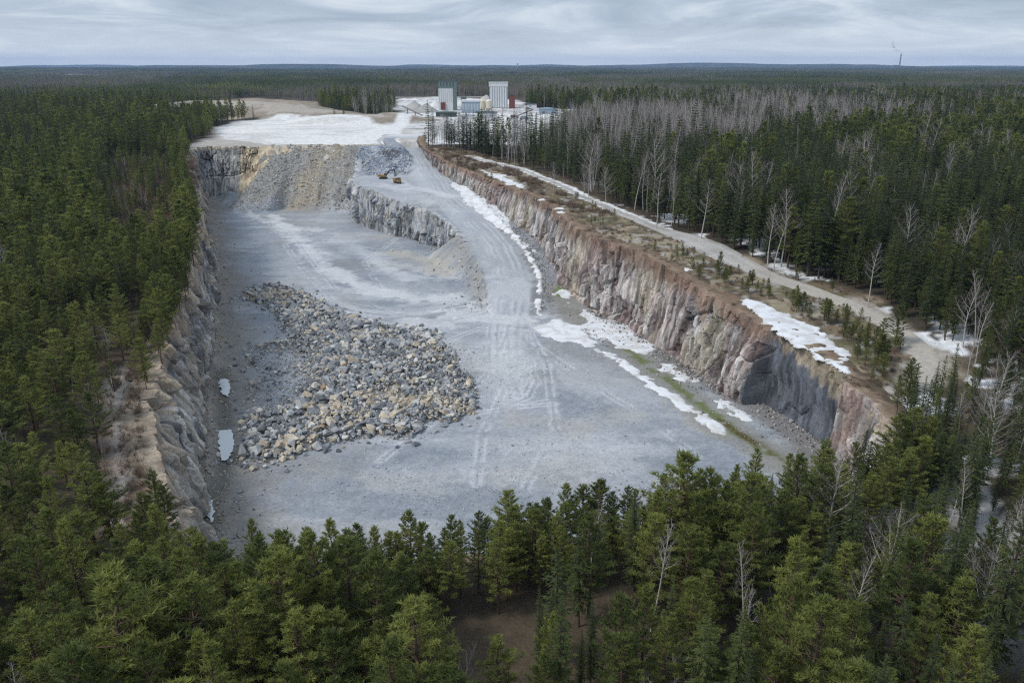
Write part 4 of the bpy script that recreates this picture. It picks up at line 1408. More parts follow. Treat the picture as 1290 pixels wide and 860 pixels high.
def make_spruce(h, R, seed, lod):
    r = random.Random(seed)
    T, C = TB(), TB()
    tp = [Vector((0, 0, -.8)), Vector((r.uniform(-.1, .1), r.uniform(-.1, .1), h * .5)), Vector((0, 0, h))]
    r0 = .010 * h + .03
    T.tube(tp, [r0, r0 * .55, .015], 6 if lod == 0 else 4)
    hb = h * r.uniform(.08, .2)
    z = hb
    sp = .42 if lod == 0 else .7
    gap = [r.uniform(0, 6.28) for _ in range(3)]
    while z < h - .1:
        f = (z - hb) / (h - hb)
        rad = R * ((1 - f) ** .85) * min(1, .55 + f * 3) * (1 + .16 * math.sin(z * 2.3 + gap[0])) + .1
        k = r.randint(5, 7) if lod == 0 else r.randint(4, 5)
        a0 = r.uniform(0, 6.28)
        for j in range(k):
            a = a0 + 6.2832 * j / k + r.uniform(-.4, .4)
            ln = rad * r.uniform(.6, 1.15)
            e = R_(-18 + 45 * f * f + r.uniform(-9, 9))
            d = Vector((math.cos(a) * math.cos(e), math.sin(a) * math.cos(e), math.sin(e)))
            p0 = Vector((0, 0, z))
            end = p0 + d * ln + Vector((0, 0, .14 * ln))
            T.cone(p0, end, .02 + .01 * ln)
            side = Vector((-math.sin(a), math.cos(a), 0))
            n = max(2, int(ln / (.24 if lod == 0 else .5)))
            for i in range(n):
                q = .12 + .88 * (i + r.random()) / n
                b = p0.lerp(end, q)
                wl = (.62 if lod == 0 else 1.0) * (1.1 - .65 * q) * min(1, ln)
                for sgn in (-1, 1):
                    bd = (d * .75 + side * sgn * r.uniform(.5, 1.0) + Vector((0, 0, r.uniform(-.45, .12)))).normalized()
                    C.blade(b, bd, wl * r.uniform(.7, 1.25), .15 if lod == 0 else .34, r)
                if lod == 0:
                    bd = (d * .4 + side * r.uniform(-.5, .5) + Vector((0, 0, -1))).normalized()
                    C.blade(b, bd, wl * .6, .12, r)
            C.blade(end - d * .25, d, .5, .13 if lod == 0 else .26, r)
        z += sp * r.uniform(.8, 1.2)
    for _ in range(8):
        C.blade(Vector((0, 0, h - r.uniform(.1, .7))), Vector((r.gauss(0, .35), r.gauss(0, .35), 1)).normalized(), .5, .1, r)
    return T.arrays(), C.arrays()


def make_birch(h, seed, lod, spread=1.0, base=.42, lean=0.0):
    r = random.Random(seed)
    T, C = TB(), TB()
    la = r.uniform(0, 6.28)
    def tr(q):
        o = lean * h * q * q
        return Vector((math.cos(la) * o + .25 * math.sin(q * 5 + la), math.sin(la) * o + .25 * math.cos(q * 4 + la) - .25 * math.cos(la), h * q))
    n = 8
    pts = [tr(k / n) for k in range(n + 1)]
    pts[0].z -= .8
    r0 = .0075 * h + .025
    T.tube(pts, [r0 * (1 - .9 * k / n) + .008 for k in range(n + 1)], 6 if lod == 0 else 4)
    nb = (24 if lod == 0 else 15)
    for j in range(nb):
        q = base + (1 - base) * (j + r.random()) / nb * .97
        f = (q - base) / (1 - base)
        p0 = tr(q)
        a = j * 2.4 + r.uniform(-.5, .5)
        ln = h * (.20 * (1 - f) ** .7 + .05) * spread * r.uniform(.7, 1.25)
        e = R_(48 - 8 * spread + 22 * f + r.uniform(-12, 12))
        d = Vector((math.cos(a) * math.cos(e), math.sin(a) * math.cos(e), math.sin(e)))
        p1 = p0 + d * ln * .5; p2 = p1 + (d + Vector((0, 0, .35))).normalized() * ln * .5
        rb = .012 + .009 * ln
        T.tube([p0, p1, p2], [rb, rb * .65, .008], 3)
        m = int(3 + ln * (2.2 if lod == 0 else 1.3))
        for i in range(m):
            qq = .22 + .78 * (i + r.random()) / m
            b = p0.lerp(p1, qq * 2) if qq < .5 else p1.lerp(p2, qq * 2 - 1)
            sd = (d * .7 + Vector((r.gauss(0, .6), r.gauss(0, .6), r.gauss(.3, .4)))).normalized()
            sl_ = ln * r.uniform(.25, .5) * (1.15 - .6 * qq)
            e2 = b + sd * sl_
            C.cone(b, e2, .014 if lod == 0 else .022)
            for t in range(3 if lod == 0 else 2):
                b2 = b.lerp(e2, r.uniform(.25, .95))
                td = (sd * .8 + Vector((r.gauss(0, .6), r.gauss(0, .6), r.gauss(.1, .5)))).normalized()
                C.cone(b2, b2 + td * sl_ * r.uniform(.35, .65), .010 if lod == 0 else .018)
    return T.arrays(), C.arrays()


def make_bush(h, seed):
    r = random.Random(seed)
    C = TB()
    for _ in range(16):
        a = r.uniform(0, 6.28); e = R_(r.uniform(40, 85))
        d = Vector((math.cos(a) * math.cos(e), math.sin(a) * math.cos(e), math.sin(e)))
        p = Vector((r.gauss(0, .15), r.gauss(0, .15), -.1)); q = p + d * h * r.uniform(.6, 1.1)
        C.cone(p, q, .018)
        for _ in range(7):
            b = p.lerp(q, r.uniform(.25, .95)); td = (d + Vector((r.gauss(0, .5), r.gauss(0, .5), r.gauss(.2, .4)))).normalized()
            e2 = b + td * h * r.uniform(.2, .4)
            C.cone(b, e2, .013)
            C.cone(b.lerp(e2, .5), b.lerp(e2, .5) + (td + Vector((r.gauss(0, .6), r.gauss(0, .6), .1))).normalized() * h * .2, .01)
    return C.arrays()


class Kind:
    def __init__(s, name, builds, bark, leaf, crown):
        s.parts = []; s.joint = []; s.h = []
        for i, ((tv, tf), (cv, cf), h) in enumerate(builds):
            s.parts.append((new_mesh(name + '_trunk', tv, tf, None, True, [bark]), new_mesh(name + '_' + crown, cv, cf, None, False, [leaf])))
            V = np.concatenate([tv, cv]); Fc = np.concatenate([tf, cf + len(tv)])
            mi = np.concatenate([np.zeros(len(tf)), np.ones(len(cf))])
            s.joint.append(new_mesh(name, V, Fc, None, False, [bark, leaf], mi)); s.h.append(h)
        s.crown = crown


def kind(name, fn, specs, bark, leaf, crown='crown'):
    return Kind(name, [(*fn(*sp), sp[0]) for sp in specs], bark, leaf, crown)


PINE = kind('pine', make_pine, [(10, 2.2, 1, 0), (11, 1.7, 2, 0), (9, 2.3, 3, 0), (12.5, 2.0, 4, 0), (8, 1.9, 5, 0), (11, 2.6, 6, 0), (10, 1.8, 7, 0), (12, 2.3, 8, 0)], M_PINEBARK, M_PINE)
PINE2 = kind('pine_far', make_pine, [(10, 2.4, 11, 1), (11, 2.1, 12, 1), (9, 2.5, 13, 1), (12, 2.2, 14, 1)], M_PINEBARK, M_PINE)
SPRUCE = kind('spruce', make_spruce, [(16, 2.1, 21, 0), (18, 2.0, 22, 0), (14, 2.3, 23, 0), (20, 2.4, 24, 0), (12, 1.8, 25, 0)], M_SPRUCEBARK, M_SPRUCE)
SPRUCE2 = kind('spruce_far', make_spruce, [(16, 2.0, 31, 1), (19, 2.1, 32, 1), (14, 2.2, 33, 1), (18, 1.8, 34, 1)], M_SPRUCEBARK, M_SPRUCE)
BIRCH = kind('birch', make_birch, [(15, 41, 0, 1.0, .42, .05), (17, 42, 0, .85, .45, .1), (13, 43, 0, 1.35, .3, .0), (16, 44, 0, .7, .5, .14), (11, 45, 0, 1.5, .25, .03)], M_BIRCHBARK, M_TWIG, 'twigs')
BIRCH2 = kind('birch_far', make_birch, [(15, 51, 1, 1.0, .4, .05), (17, 52, 1, .9, .42, .05), (14, 53, 1, 1.2, .35, .02)], M_BIRCHBARK, M_TWIG, 'twigs')
BUSHES = [new_mesh('brush', *make_bush(1.6, 60 + i), None, False, [M_BUSH]) for i in range(4)]

# ------------------------------------------------------------------ trees: where they stand


def scatter_points(lim=1050):
    out = []
    y = 42.0
    while y < lim:
        sp = 3.75 + y * 0.0021
        half = y * .70 + 62
        n = int(2 * half / sp)
        x = -half + sp * (np.arange(n) + rng.uniform(.08, .92, n))
        yy = y + sp * rng.uniform(-.42, .42, n)
        out.append(np.stack([x, yy], 1))
        y += sp
    return np.concatenate(out)


PTS = scatter_points()
px, py = PTS[:, 0], PTS[:, 1]
sdp = pit_sd(px, py)
scR = sdpoly(px, py, CLEAR_R)
clear = (sdp > np.where(px < -40, -.9, -2.0)) | (scR > -1.0) | (sdpoly(px, py, PLATEAU) > -1) | (sdpoly(px, py, PLANT) > 0) | (sdpoly(px, py, MOUND_A) > 4) | (sdpoly(px, py, LEDGE) > -1.5)
clear |= dline(px, py, TRACK) < 6.0
for (mx, my, ax, ay, h) in MOUNDS:
    clear |= ((px - mx) / ax) ** 2 + ((py - my) / ay) ** 2 < .95
clear |= dline(px, py, [(-86, 592), (-92, 640), (-95, 720), (-90, 800), (-75, 870)]) < 12
dens = fbm(px / 26, py / 26, 151, 3)
clear |= (dens < .34) & (rng.random(len(px)) < .6) & (px < 20)
clear |= (sdpoly(px, py, SCRUB_L) > 0) & (rng.random(len(px)) < .2)
# a screen of tall trees stands between the pit end and the plant, open ground beside it
px, py = px[~clear], py[~clear]
n = len(px)
tn = fbm(px / 42, py / 42, 152, 3); tn2 = fbm(px / 18, py / 18, 153, 2); rr = rng.random(n)
left = px < np.interp(py, [40, 100, 300, 500, 800], [8, -20, -60, -120, -160])
# share of pine / spruce / birch
pp = np.where(left, np.interp(py, [0, 230, 330, 600], [.93, .9, .62, .45]), np.interp(py, [0, 90, 110, 180, 1000], [.5, .38, .25, .10, .18]))
pb = np.where(left, .035, np.interp(py, [0, 100, 180, 400, 1000], [.11, .12, .07, .13, .3]))
front_r = (~left) & (py < 130)
pp = np.where(front_r, np.interp(px, [0, 25, 45, 75], [.78, .62, .3, .14]), pp)
pb = np.where(front_r, np.interp(px, [0, 30, 60], [.05, .11, .15]), pb)
row = (py > 78) & (py < 96) & (px > -55) & (px < 45)
pp = np.where(row, .93, pp); pb = np.where(row, .03, pb)
pb = np.where(sdpoly(px, py, BIRCH_Z) > 0, .85, pb); pb = np.where(sdpoly(px, py, BIRCH_L) > 0, .8, pb)
pb = np.where(sdpoly(px, py, BIRCH_M) > 0, .42, pb); pb = np.where(sdpoly(px, py, SCRUB_L) > -6, .3, pb)
st_ = fbm(px / 130, py / 95, 156, 3, .45); mid = (~left) & (py > 360)
pb = np.where(mid & (st_ > .55), .58, pb); pp = np.where(mid & (st_ < .43), .7, pp)
pb = np.where(mid & (st_ < .5), pb * .35, pb)
pb = pb * (0.25 + 1.6 * ss(.42, .6, .5 * tn + .5 * tn2))
pp = np.clip(pp + (tn2 - .5) * .5, 0, 1) * (1 - pb)
typ = np.where(rr < pb, 2, np.where(rr < pb + pp, 0, 1))
hgt = np.where(typ == 0, np.where(left, np.interp(py, [40, 75, 100, 230, 330, 700], [13.5, 12.5, 9.6, 10.0, 12, 14]), np.interp(py, [40, 75, 95, 140, 200, 1000], [14, 13, 10, 12, 16, 16])),
      np.where(typ == 1, np.where(left, np.interp(py, [40, 100, 300, 700], [12.5, 9, 13, 16]), np.interp(py, [40, 75, 95, 140, 200, 1000], [15, 13, 10.5, 16, 20, 18])),
               np.where(left, np.interp(py, [40, 100, 300, 700], [11, 8, 8.5, 13]), np.interp(py, [40, 95, 140, 200, 1000], [14, 12, 15, 18, 16]))))
hgt = np.where(sdpoly(px, py, SCRUB_L) > -6, hgt * .6, hgt)
hgt = hgt * np.clip(rng.normal(1, .22, n), .5, 1.45) * np.interp(fbm(px / 30, py / 30, 154, 2), [.3, .7], [.88, 1.12])

def brink_row():
    P, _ = resample(np.array(RIM_F[1:], float), 1.0)
    out = []
    for k in range(900):
        p = P[rng.integers(2, len(P) - 1)]
        q = p + np.array([rng.normal(0, .6), -rng.uniform(2.2, 13)])
        if all((q[0] - o[0]) ** 2 + (q[1] - o[1]) ** 2 > 1.9 ** 2 for o in out):
            out.append(q)
    P, _ = resample(np.array(RIM_L[3:], float), 1.0)
    for k in range(700):
        p = P[rng.integers(1, len(P) - 1)]
        o_ = rng.uniform(-.6, 6.5)
        q = p + np.array([-.92 * o_ + rng.normal(0, .4), -.3 * o_])
        if fbm(q[0] / 14, q[1] / 14, 155, 2) < .38:
            continue
        if all((q[0] - o[0]) ** 2 + (q[1] - o[1]) ** 2 > 2.6 ** 2 for o in out):
            out.append(q)
    return np.array(out)


frontal = (py < 118) & (px > -52) & (px < 60)
sdn = pit_sd(px, py)
hgt = np.where(frontal & (sdn > -13) & (typ < 2), np.minimum(hgt, 10.5), hgt)
keepf = ~(frontal & (sdn > -12.5) & (px < 52) & (typ != 2))
br = brink_row()
px = np.concatenate([px[keepf], br[:, 0]]); py = np.concatenate([py[keepf], br[:, 1]])
typ = np.concatenate([typ[keepf], np.where(rng.random(len(br)) < .93, 0, 1)])
hgt = np.concatenate([hgt[keepf], np.where(br[:, 1] > 130, rng.uniform(5.0, 10, len(br)), rng.uniform(6.5, 11, len(br)))]); left = np.concatenate([left[keepf], br[:, 0] < 0])
n = len(px)
hgt = np.where((px > 66) & (px < 106) & (py > 128) & (py < 168), hgt * .66, hgt)
u0, v0, _d = proj(px, py, G0(px, py))
hgt = np.where((u0 > 640) & (u0 < 880) & (v0 > 148) & (v0 < 186) & (typ < 2), hgt * .68, hgt)
PZ = G(px, py)
u0, v0, d0 = proj(px, py, PZ); u1, v1, d1 = proj(px, py, PZ + hgt)
inview = (u1 > -15) & (u1 < 1305) & (v1 < 862) & (v0 > 60)
score = np.where(inview, hgt / d1, 0)

def zone_of(x, y, lf, u, v):
    """where a tree stands, told by things one can find"""
    col = 'below the left wall' if u < 270 else ('below the rubble heap' if u < 480 else ('below the open floor' if u < 610 else ('below the tyre tracks' if u < 760 else ('below the snow ribbon' if u < 960 else ('below the pink wall' if u < 1120 else 'at the right edge')))))
    if y < 100 and not (lf and x < -75):
        rowz = 'bottom row' if y < 56 else ('second row' if y < 64 else ('middle row' if y < 73 else ('fourth row' if y < 82 else 'row by the pit')))
        return f'in the {rowz} {col}', rowz
    if lf and y < 250:
        near = 'beside the bare ledge' if y < 150 else ('above the puddles' if y < 195 else 'above the rubble heap')
        edge = 'at the brink' if u > 150 else ('behind the brink' if u > 75 else 'at the left edge')
        return f'{edge} {near}', near
    if lf:
        return 'on the far left rim' + (' close to the brink' if u > 170 else ' back in the wood'), 'far left'
    part = 'by the upper track' if u < 720 else ('by the middle track' if u < 860 else ('by the lower track' if u < 980 else ('by the track end' if u < 1100 else ('right of the track end' if u < 1190 else 'at the right edge'))))
    d = y - np.interp(x, TRK_P[:, 0], TRK_P[:, 1]) if u < 1090 else y - 150
    dep = next((nm for lim_, nm in ((22, 'first row'), (36, 'second row'), (50, 'third row'), (66, 'fourth row'), (84, 'fifth row'), (105, 'sixth row'), (130, 'seventh row'), (165, 'eighth row'), (200, 'ninth row'), (240, 'tenth row'), (290, 'eleventh row'), (350, 'twelfth row')) if d < lim_), 'deep forest')
    return f'in the {dep} {part}', part


def place(kindobj, base, label, cat, x, y, z, h, width, rz, group, vi, tilt=(0, 0)):
    o = empty(base, (x, y, z), label, cat, group, rz)
    k = h / kindobj.h[vi]
    o.scale = (k * width, k * width, k)
    o.rotation_euler = (tilt[0], tilt[1], rz)
    a = bpy.data.objects.new('trunk', kindobj.parts[vi][0]); COL.objects.link(a); a.parent = o
    b = bpy.data.objects.new(kindobj.crown, kindobj.parts[vi][1]); COL.objects.link(b); b.parent = o
    return o


def gn_scatter(name, pts, rot, scl, idx, meshes, label, cat):
    c = bpy.data.collections.new(name + '_stock')
    for i, me in enumerate(meshes):
        c.objects.link(bpy.data.objects.new(f'{name}_{i:02d}', me))
    me = bpy.data.meshes.new(name)
    me.vertices.add(len(pts)); me.vertices.foreach_set('co', np.asarray(pts, np.float32).ravel())
    for an, typ_, arr in (('rot', 'FLOAT_VECTOR', rot), ('scl', 'FLOAT_VECTOR', scl)):
        me.attributes.new(an, typ_, 'POINT').data.foreach_set('vector', np.asarray(arr, np.float32).ravel())
    me.attributes.new('idx', 'INT', 'POINT').data.foreach_set('value', np.asarray(idx, np.int32))
    o = ob(name, me, kind='stuff', label=label, category=cat)
    t = bpy.data.node_groups.new(name, 'GeometryNodeTree')
    t.interface.new_socket('Geometry', in_out='INPUT', socket_type='NodeSocketGeometry')
    t.interface.new_socket('Geometry', in_out='OUTPUT', socket_type='NodeSocketGeometry')
    gi = t.nodes.new('NodeGroupInput'); go = t.nodes.new('NodeGroupOutput')
    ip = t.nodes.new('GeometryNodeInstanceOnPoints'); ci = t.nodes.new('GeometryNodeCollectionInfo')
    ci.inputs['Collection'].default_value = c
    ci.inputs['Separate Children'].default_value = True; ci.inputs['Reset Children'].default_value = True
    def na(nm, ty):
        q = t.nodes.new('GeometryNodeInputNamedAttribute'); q.data_type = ty; q.inputs['Name'].default_value = nm
        return [s for s in q.outputs if s.enabled and s.name == 'Attribute'][0]
    L = t.links.new
    L(gi.outputs[0], ip.inputs['Points']); L(ci.outputs[0], ip.inputs['Instance'])
    ip.inputs['Pick Instance'].default_value = True
    L(na('idx', 'INT'), ip.inputs['Instance Index'])
    e2r = t.nodes.new('FunctionNodeEulerToRotation')
    L(na('rot', 'FLOAT_VECTOR'), e2r.inputs[0]); L(e2r.outputs[0], ip.inputs['Rotation'])
    L(na('scl', 'FLOAT_VECTOR'), ip.inputs['Scale']); L(ip.outputs[0], go.inputs[0])
    md = o.modifiers.new('scatter', 'NODES'); md.node_group = t
    return o


def plant_trees():
    info = [(0, PINE, PINE2, 'pine_tree', 'pine', 290, 'pine_forest', 'dense mass of green pines spreading back over the rims'),
            (1, SPRUCE, SPRUCE2, 'spruce_tree', 'spruce', 290, 'spruce_forest', 'dense mass of dark spruces beyond the nearest trees'),
            (2, BIRCH, BIRCH2, 'birch_tree', 'birch', 240, 'birch_wood', 'bare grey birches standing among the conifers further off')]
    for t, near, farK, base, cat, lim, mass, mlabel in info:
        ii = np.where(typ == t)[0]
        order = ii[np.argsort(-score[ii])]
        solo = [i for i in order[:lim] if score[i] > 0]
        rest = np.setdiff1d(ii, solo)
        for i in solo:
            zn, gz = zone_of(px[i], py[i], left[i], u1[i], v1[i])
            vi = int(rng.integers(0, len(near.parts)))
            what, many, (hi_, lo_) = (('green pine', 'pines', (12, 8.5)), ('dark spruce', 'spruces', (15, 10)), ('bare birch', 'birches', (13, 8.5)))[t]
            size = 'tall' if hgt[i] > hi_ else ('small' if hgt[i] < lo_ else ('bushy', 'slender', 'slim')[t])
            wd = float(rng.uniform(1.0, 1.5) * (1.3 if left[i] and py[i] > 95 else 1.1)) if t == 0 else float(rng.uniform(.88, 1.2))
            tl = (rng.normal(0, .02), rng.normal(0, .02)) if t < 2 else (rng.normal(0, .05), rng.normal(0, .05))
            o = place(near, base, '', cat, float(px[i]), float(py[i]), float(PZ[i]), float(hgt[i]), wd, float(rng.uniform(0, 6.28)), None, vi, tl)
            ranked(o, u1[i], f'{size} {what}', zn, f'{size} {many} {zn}')
        # the rest of this kind
        meshes = near.joint + farK.joint
        hh = np.array(near.h + farK.h)
        close = np.hypot(px[rest], py[rest]) < 260
        idx = np.where(close, rng.integers(0, len(near.joint), len(rest)), len(near.joint) + rng.integers(0, len(farK.joint), len(rest)))
        k = hgt[rest] / hh[idx]
        wdt = rng.uniform(.95, 1.3, len(rest)) * (np.where(left[rest] & (py[rest] > 95) & (py[rest] < 330), 1.25, 1) if t == 0 else 1)
        rot = np.stack([rng.normal(0, .02, len(rest)), rng.normal(0, .02, len(rest)), rng.uniform(0, 6.28, len(rest))], 1)
        gn_scatter(mass, np.stack([px[rest], py[rest], PZ[rest]], 1), rot, np.stack([k * wdt, k * wdt, k], 1), idx, meshes, mlabel, 'trees')


plant_trees()


# young pines and brown brush on the heath above the right wall
def heath():
    lo, hi = CLEAR_R.min(0), CLEAR_R.max(0)
    n = 15000
    x = rng.uniform(lo[0], hi[0], n); y = rng.uniform(lo[1], hi[1], n)
    ok = (sdpoly(x, y, CLEAR_R) > .3) & (pit_sd(x, y) < -1.0) & (dline(x, y, TRACK) > 4.2)
    for P in rim_sn:
        ok &= sdpoly(x, y, P) < 0
    d = fbm(x / 9, y / 9, 161, 3)
    ok &= rng.random(n) < ss(.32, .6, d) * .9 + .1
    x, y = x[ok], y[ok]; n = len(x)
    z = G(x, y)
    s = rng.uniform(.35, 1.0, n) * np.where(y > 300, 1.8, 1)
    gn_scatter('heath_brush', np.stack([x, y, z], 1), np.stack([0 * x, 0 * x, rng.uniform(0, 6.28, n)], 1), np.stack([s * 1.3, s * 1.3, s * .7], 1), rng.integers(0, 4, n), BUSHES,
               'low brown leafless brush on the heath above the right wall', 'brush')
    clus = [((738, 282), 1.6, 3), ((753, 284), 1.3, 3), ((900, 345), 3.2, 2), ((905, 352), 2.2, 3), ((915, 352), 2.0, 3), ((942, 358), 2.6, 2), ((955, 362), 2.0, 3), ((978, 372), 2.2, 3),
            ((1002, 380), 2.6, 4), ((1015, 392), 2.4, 4), ((1035, 400), 2.8, 4), ((1052, 402), 2.2, 4), ((1070, 420), 2.4, 4), ((1090, 432), 3.0, 4), ((1105, 448), 3.4, 5), ((1120, 440), 3.0, 4),
            ((1090, 456), 2.2, 4), ((1128, 430), 4.6, 1), ((860, 322), 1.6, 4), ((880, 336), 1.6, 3), ((1112, 470), 2.0, 3), ((1150, 500), 4.5, 2), ((960, 372), 1.8, 3)]
    j = 0
    qx = rng.uniform(lo[0], hi[0], 2600); qy = rng.uniform(lo[1], hi[1], 2600)
    qk = (sdpoly(qx, qy, CLEAR_R) > 1) & (pit_sd(qx, qy) < -2) & (dline(qx, qy, TRACK) > 4.6) & (fbm(qx / 12, qy / 12, 162, 2) > .54)
    for P_ in rim_sn:
        qk &= sdpoly(qx, qy, P_) < .5
    for a_, b_ in list(zip(qx[qk], qy[qk]))[:75]:
        u_, v_, _ = proj(a_, b_, float(G0(a_, b_)))
        clus.append(((u_, v_), float(rng.uniform(.6, 1.9)), 1))
    sx_ = rng.uniform(lo[0], hi[0], 5000); sy_ = rng.uniform(lo[1], hi[1], 5000)
    sk = (sdpoly(sx_, sy_, CLEAR_R) > 0) & (pit_sd(sx_, sy_) < -.5) & (rng.random(5000) < ss(14, 0, -pit_sd(sx_, sy_)) * .6 + .12)
    sx_, sy_ = sx_[sk], sy_[sk]; m_ = len(sx_)
    sz_ = np.clip(rng.lognormal(-.9, .5, m_), .2, 1.5)
    rock_mass('shelf_stones', np.stack([sx_, sy_, G(sx_, sy_) + sz_ * .15], 1), sz_, rng.uniform(-3, 3, (m_, 3)), np.array([(.3, .27, .24)]) * rng.uniform(.6, 1.5, (m_, 1)), 'stones strewn over the shelf above the right wall', M_SCREE, 'stones')
    for (u, v), h, k in clus:
        c = hit(u, v)
        for q in range(k):
            x = c[0] + rng.normal(0, 1.5 if k > 1 else 0); y = c[1] + rng.normal(0, 2.2 if k > 1 else 0)
            if pit_sd(np.array([x]), np.array([y]))[0] > -1.2:
                continue
            hh = h * 1.75 * rng.uniform(.6, 1.15)
            zn = ('right of the big snow patch' if u > 1080 else 'below the end of the rim track') if u > 1000 else ('above the dark slab beside the rim track' if u > 880 else ('on the heath at mid wall' if u > 745 else ('on the heath above the snow bank' if u > 640 else 'on the heath by the upper ramp')))
            size = 'taller young' if hh > 4.5 else ('low' if hh < 2.5 else 'bushy young')
            lb = f'{size} pine bush {zn}'
            o = place(PINE, 'pine_sapling', lb, 'pine', float(x), float(y), float(G(np.array([x]), np.array([y]))[0]) - .1 * hh, hh * 1.25, 1.45, float(rng.uniform(0, 6)), None, int(rng.integers(0, 6)))
            ranked(o, proj(x, y, 22)[0], f'{size} pine bush', zn, f'{size} pine bushes {zn}')
            j += 1
    # small shrubs at the pit edge on the left and brush in the left scrub
    n = 1500
    P, _ = resample(np.array(RIM_L), .5)
    k = rng.integers(0, len(P), n)
    off = rng.exponential(6, n) + 2
    x = P[k, 0] - off; y = P[k, 1] - off * .35
    bx_ = rng.uniform(SCRUB_L[:, 0].min(), SCRUB_L[:, 0].max(), 5000); by_ = rng.uniform(SCRUB_L[:, 1].min(), SCRUB_L[:, 1].max(), 5000)
    bk_ = sdpoly(bx_, by_, SCRUB_L) > -4
    x = np.concatenate([x, bx_[bk_][:2200]]); y = np.concatenate([y, by_[bk_][:2200]]); n = len(x)
    z = G(x, y)
    s = rng.uniform(.4, 1.1, n) * np.where(sdpoly(x, y, SCRUB_L) > -4, 1.7, 1)
    gn_scatter('rim_brush', np.stack([x, y, z], 1), np.stack([0 * x, 0 * x, rng.uniform(0, 6.28, n)], 1), np.stack([s * 1.2, s * 1.2, s], 1), rng.integers(0, 4, n), BUSHES,
               'low leafless brush along the left rim', 'brush')


heath()


# ------------------------------------------------------------------ forest out to the horizon
def patch(seed, mix, size=62.0, sp=4.0):
    """one stand of trees, low detail, for the far forest"""
    r = random.Random(seed)
    Cs = [TB(), TB(), TB()]
    n = int(size / sp)
    for i in range(n):
        for j in range(n):
            x = -size / 2 + (i + r.uniform(.1, .9)) * sp; y = -size / 2 + (j + r.uniform(.1, .9)) * sp
            if r.random() < .08:
                continue
            k = r.choices((0, 1, 2), mix)[0]
            h = (r.gauss(13.5, 2), r.gauss(17, 2.6), r.gauss(14, 2))[k]
            C = Cs[k]
            if k == 2:
                b = Vector((x, y, 0)); t = Vector((x + r.gauss(0, .4), y + r.gauss(0, .4), h))
                C.cone(b, t, .15)
                for _ in range(9):
                    q = b.lerp(t, r.uniform(.35, .95)); a = r.uniform(0, 6.28)
                    C.blade(q, Vector((math.cos(a), math.sin(a), r.uniform(.7, 1.8))).normalized(), r.uniform(1.6, 3.4), .16, r)
            else:
                R = 1.9 if k == 1 else 2.2
                m = 34 if k == 1 else 28
                for q in range(m):
                    f = (q + r.random()) / m
                    z = h * (.12 + .86 * f) if k == 1 else h * (.3 + .66 * f)
                    rad = R * ((1 - f) ** .9 if k == 1 else (1 - f) ** .6) + .15
                    a = q * 2.4 + r.uniform(-.5, .5)
                    d = Vector((math.cos(a), math.sin(a), -.25 if k == 1 else .45)).normalized()
                    C.blade(Vector((x, y, z)), d, rad * r.uniform(.8, 1.3), 1.15 if k == 1 else 1.35, r)
                C.blade(Vector((x, y, h - 1.6)), Vector((0, 0, 1)), 1.8, .6, r)
    V, Fc, mi, base = [], [], [], 0
    for k, C in enumerate(Cs):
        if C.v:
            v, f = C.arrays(); V.append(v); Fc.append(f + base); mi.append(np.full(len(f), k)); base += len(v)
    return new_mesh('stand', np.concatenate(V), np.concatenate(Fc), None, False, [M_PINE, M_SPRUCE, M_TWIG], np.concatenate(mi))


def far_forest():
    P = [patch(1, (.1, .85, .05)), patch(2, (.15, .75, .1)), patch(3, (.75, .2, .05)), patch(4, (.3, .4, .3)), patch(5, (.05, .1, .85), sp=4.4), patch(6, (.1, .3, .6), sp=4.2)]
    out = []
    for (a, b, cell) in ((1020, 3000, 56), (3000, 8500, 110)):
        ys = np.arange(a, b, cell)
        for y in ys:
            half = y * .72 + 120
            xs = np.arange(-half, half, cell) + rng.uniform(0, cell)
            out.append(np.stack([xs, np.full(len(xs), y) + rng.uniform(-6, 6, len(xs)), np.full(len(xs), cell / 56.0)], 1))
    A = np.concatenate(out)
    x, y, sc = A.T
    t = fbm(x / 420, y / 260, 171, 3, .4); t2 = fbm(x / 520, y / 240, 172, 3, .4); op = fbm(x / 900, y / 300, 173, 3)
    bz = (sdpoly(x, y, BIRCH_Z) > -40) | (sdpoly(x, y, BIRCH_L) > -60)
    idx = np.where(t < .43, 0, np.where(t < .5, 1, np.where(t < .56, 3, np.where(t2 > .52, 2, 5))))
    idx = np.where(t2 > .57, np.where(rng.random(len(x)) < .8, 4, 5), idx)
    idx = np.where((t2 < .4) & (t > .46), 2, idx)
    idx = np.where(bz, np.where(rng.random(len(x)) < .75, 4, 5), idx)
    ok = ~((op > .61) & (y > 1300)) & (sdpoly(x, y, PLANT) < -28) & (sdpoly(x, y, MOUND_A) < -10)
    for (mx, my, ax, ay, h) in MOUNDS:
        ok &= ((x - mx) / (ax + 25)) ** 2 + ((y - my) / (ay + 25)) ** 2 > 1
    x, y, sc, idx = x[ok], y[ok], sc[ok], idx[ok]
    z = G(x, y) - .5
    n = len(x)
    rot = np.stack([0 * x, 0 * x, rng.integers(0, 4, n) * 1.5708 + rng.uniform(-.2, .2, n)], 1)
    zs = rng.uniform(.85, 1.15, n)
    gn_scatter('far_forest', np.stack([x, y, z], 1), rot, np.stack([sc * 1.03, sc * 1.03, zs], 1), idx, P, 'far off forest reaching to the horizon as one mass', 'forest')


far_forest()

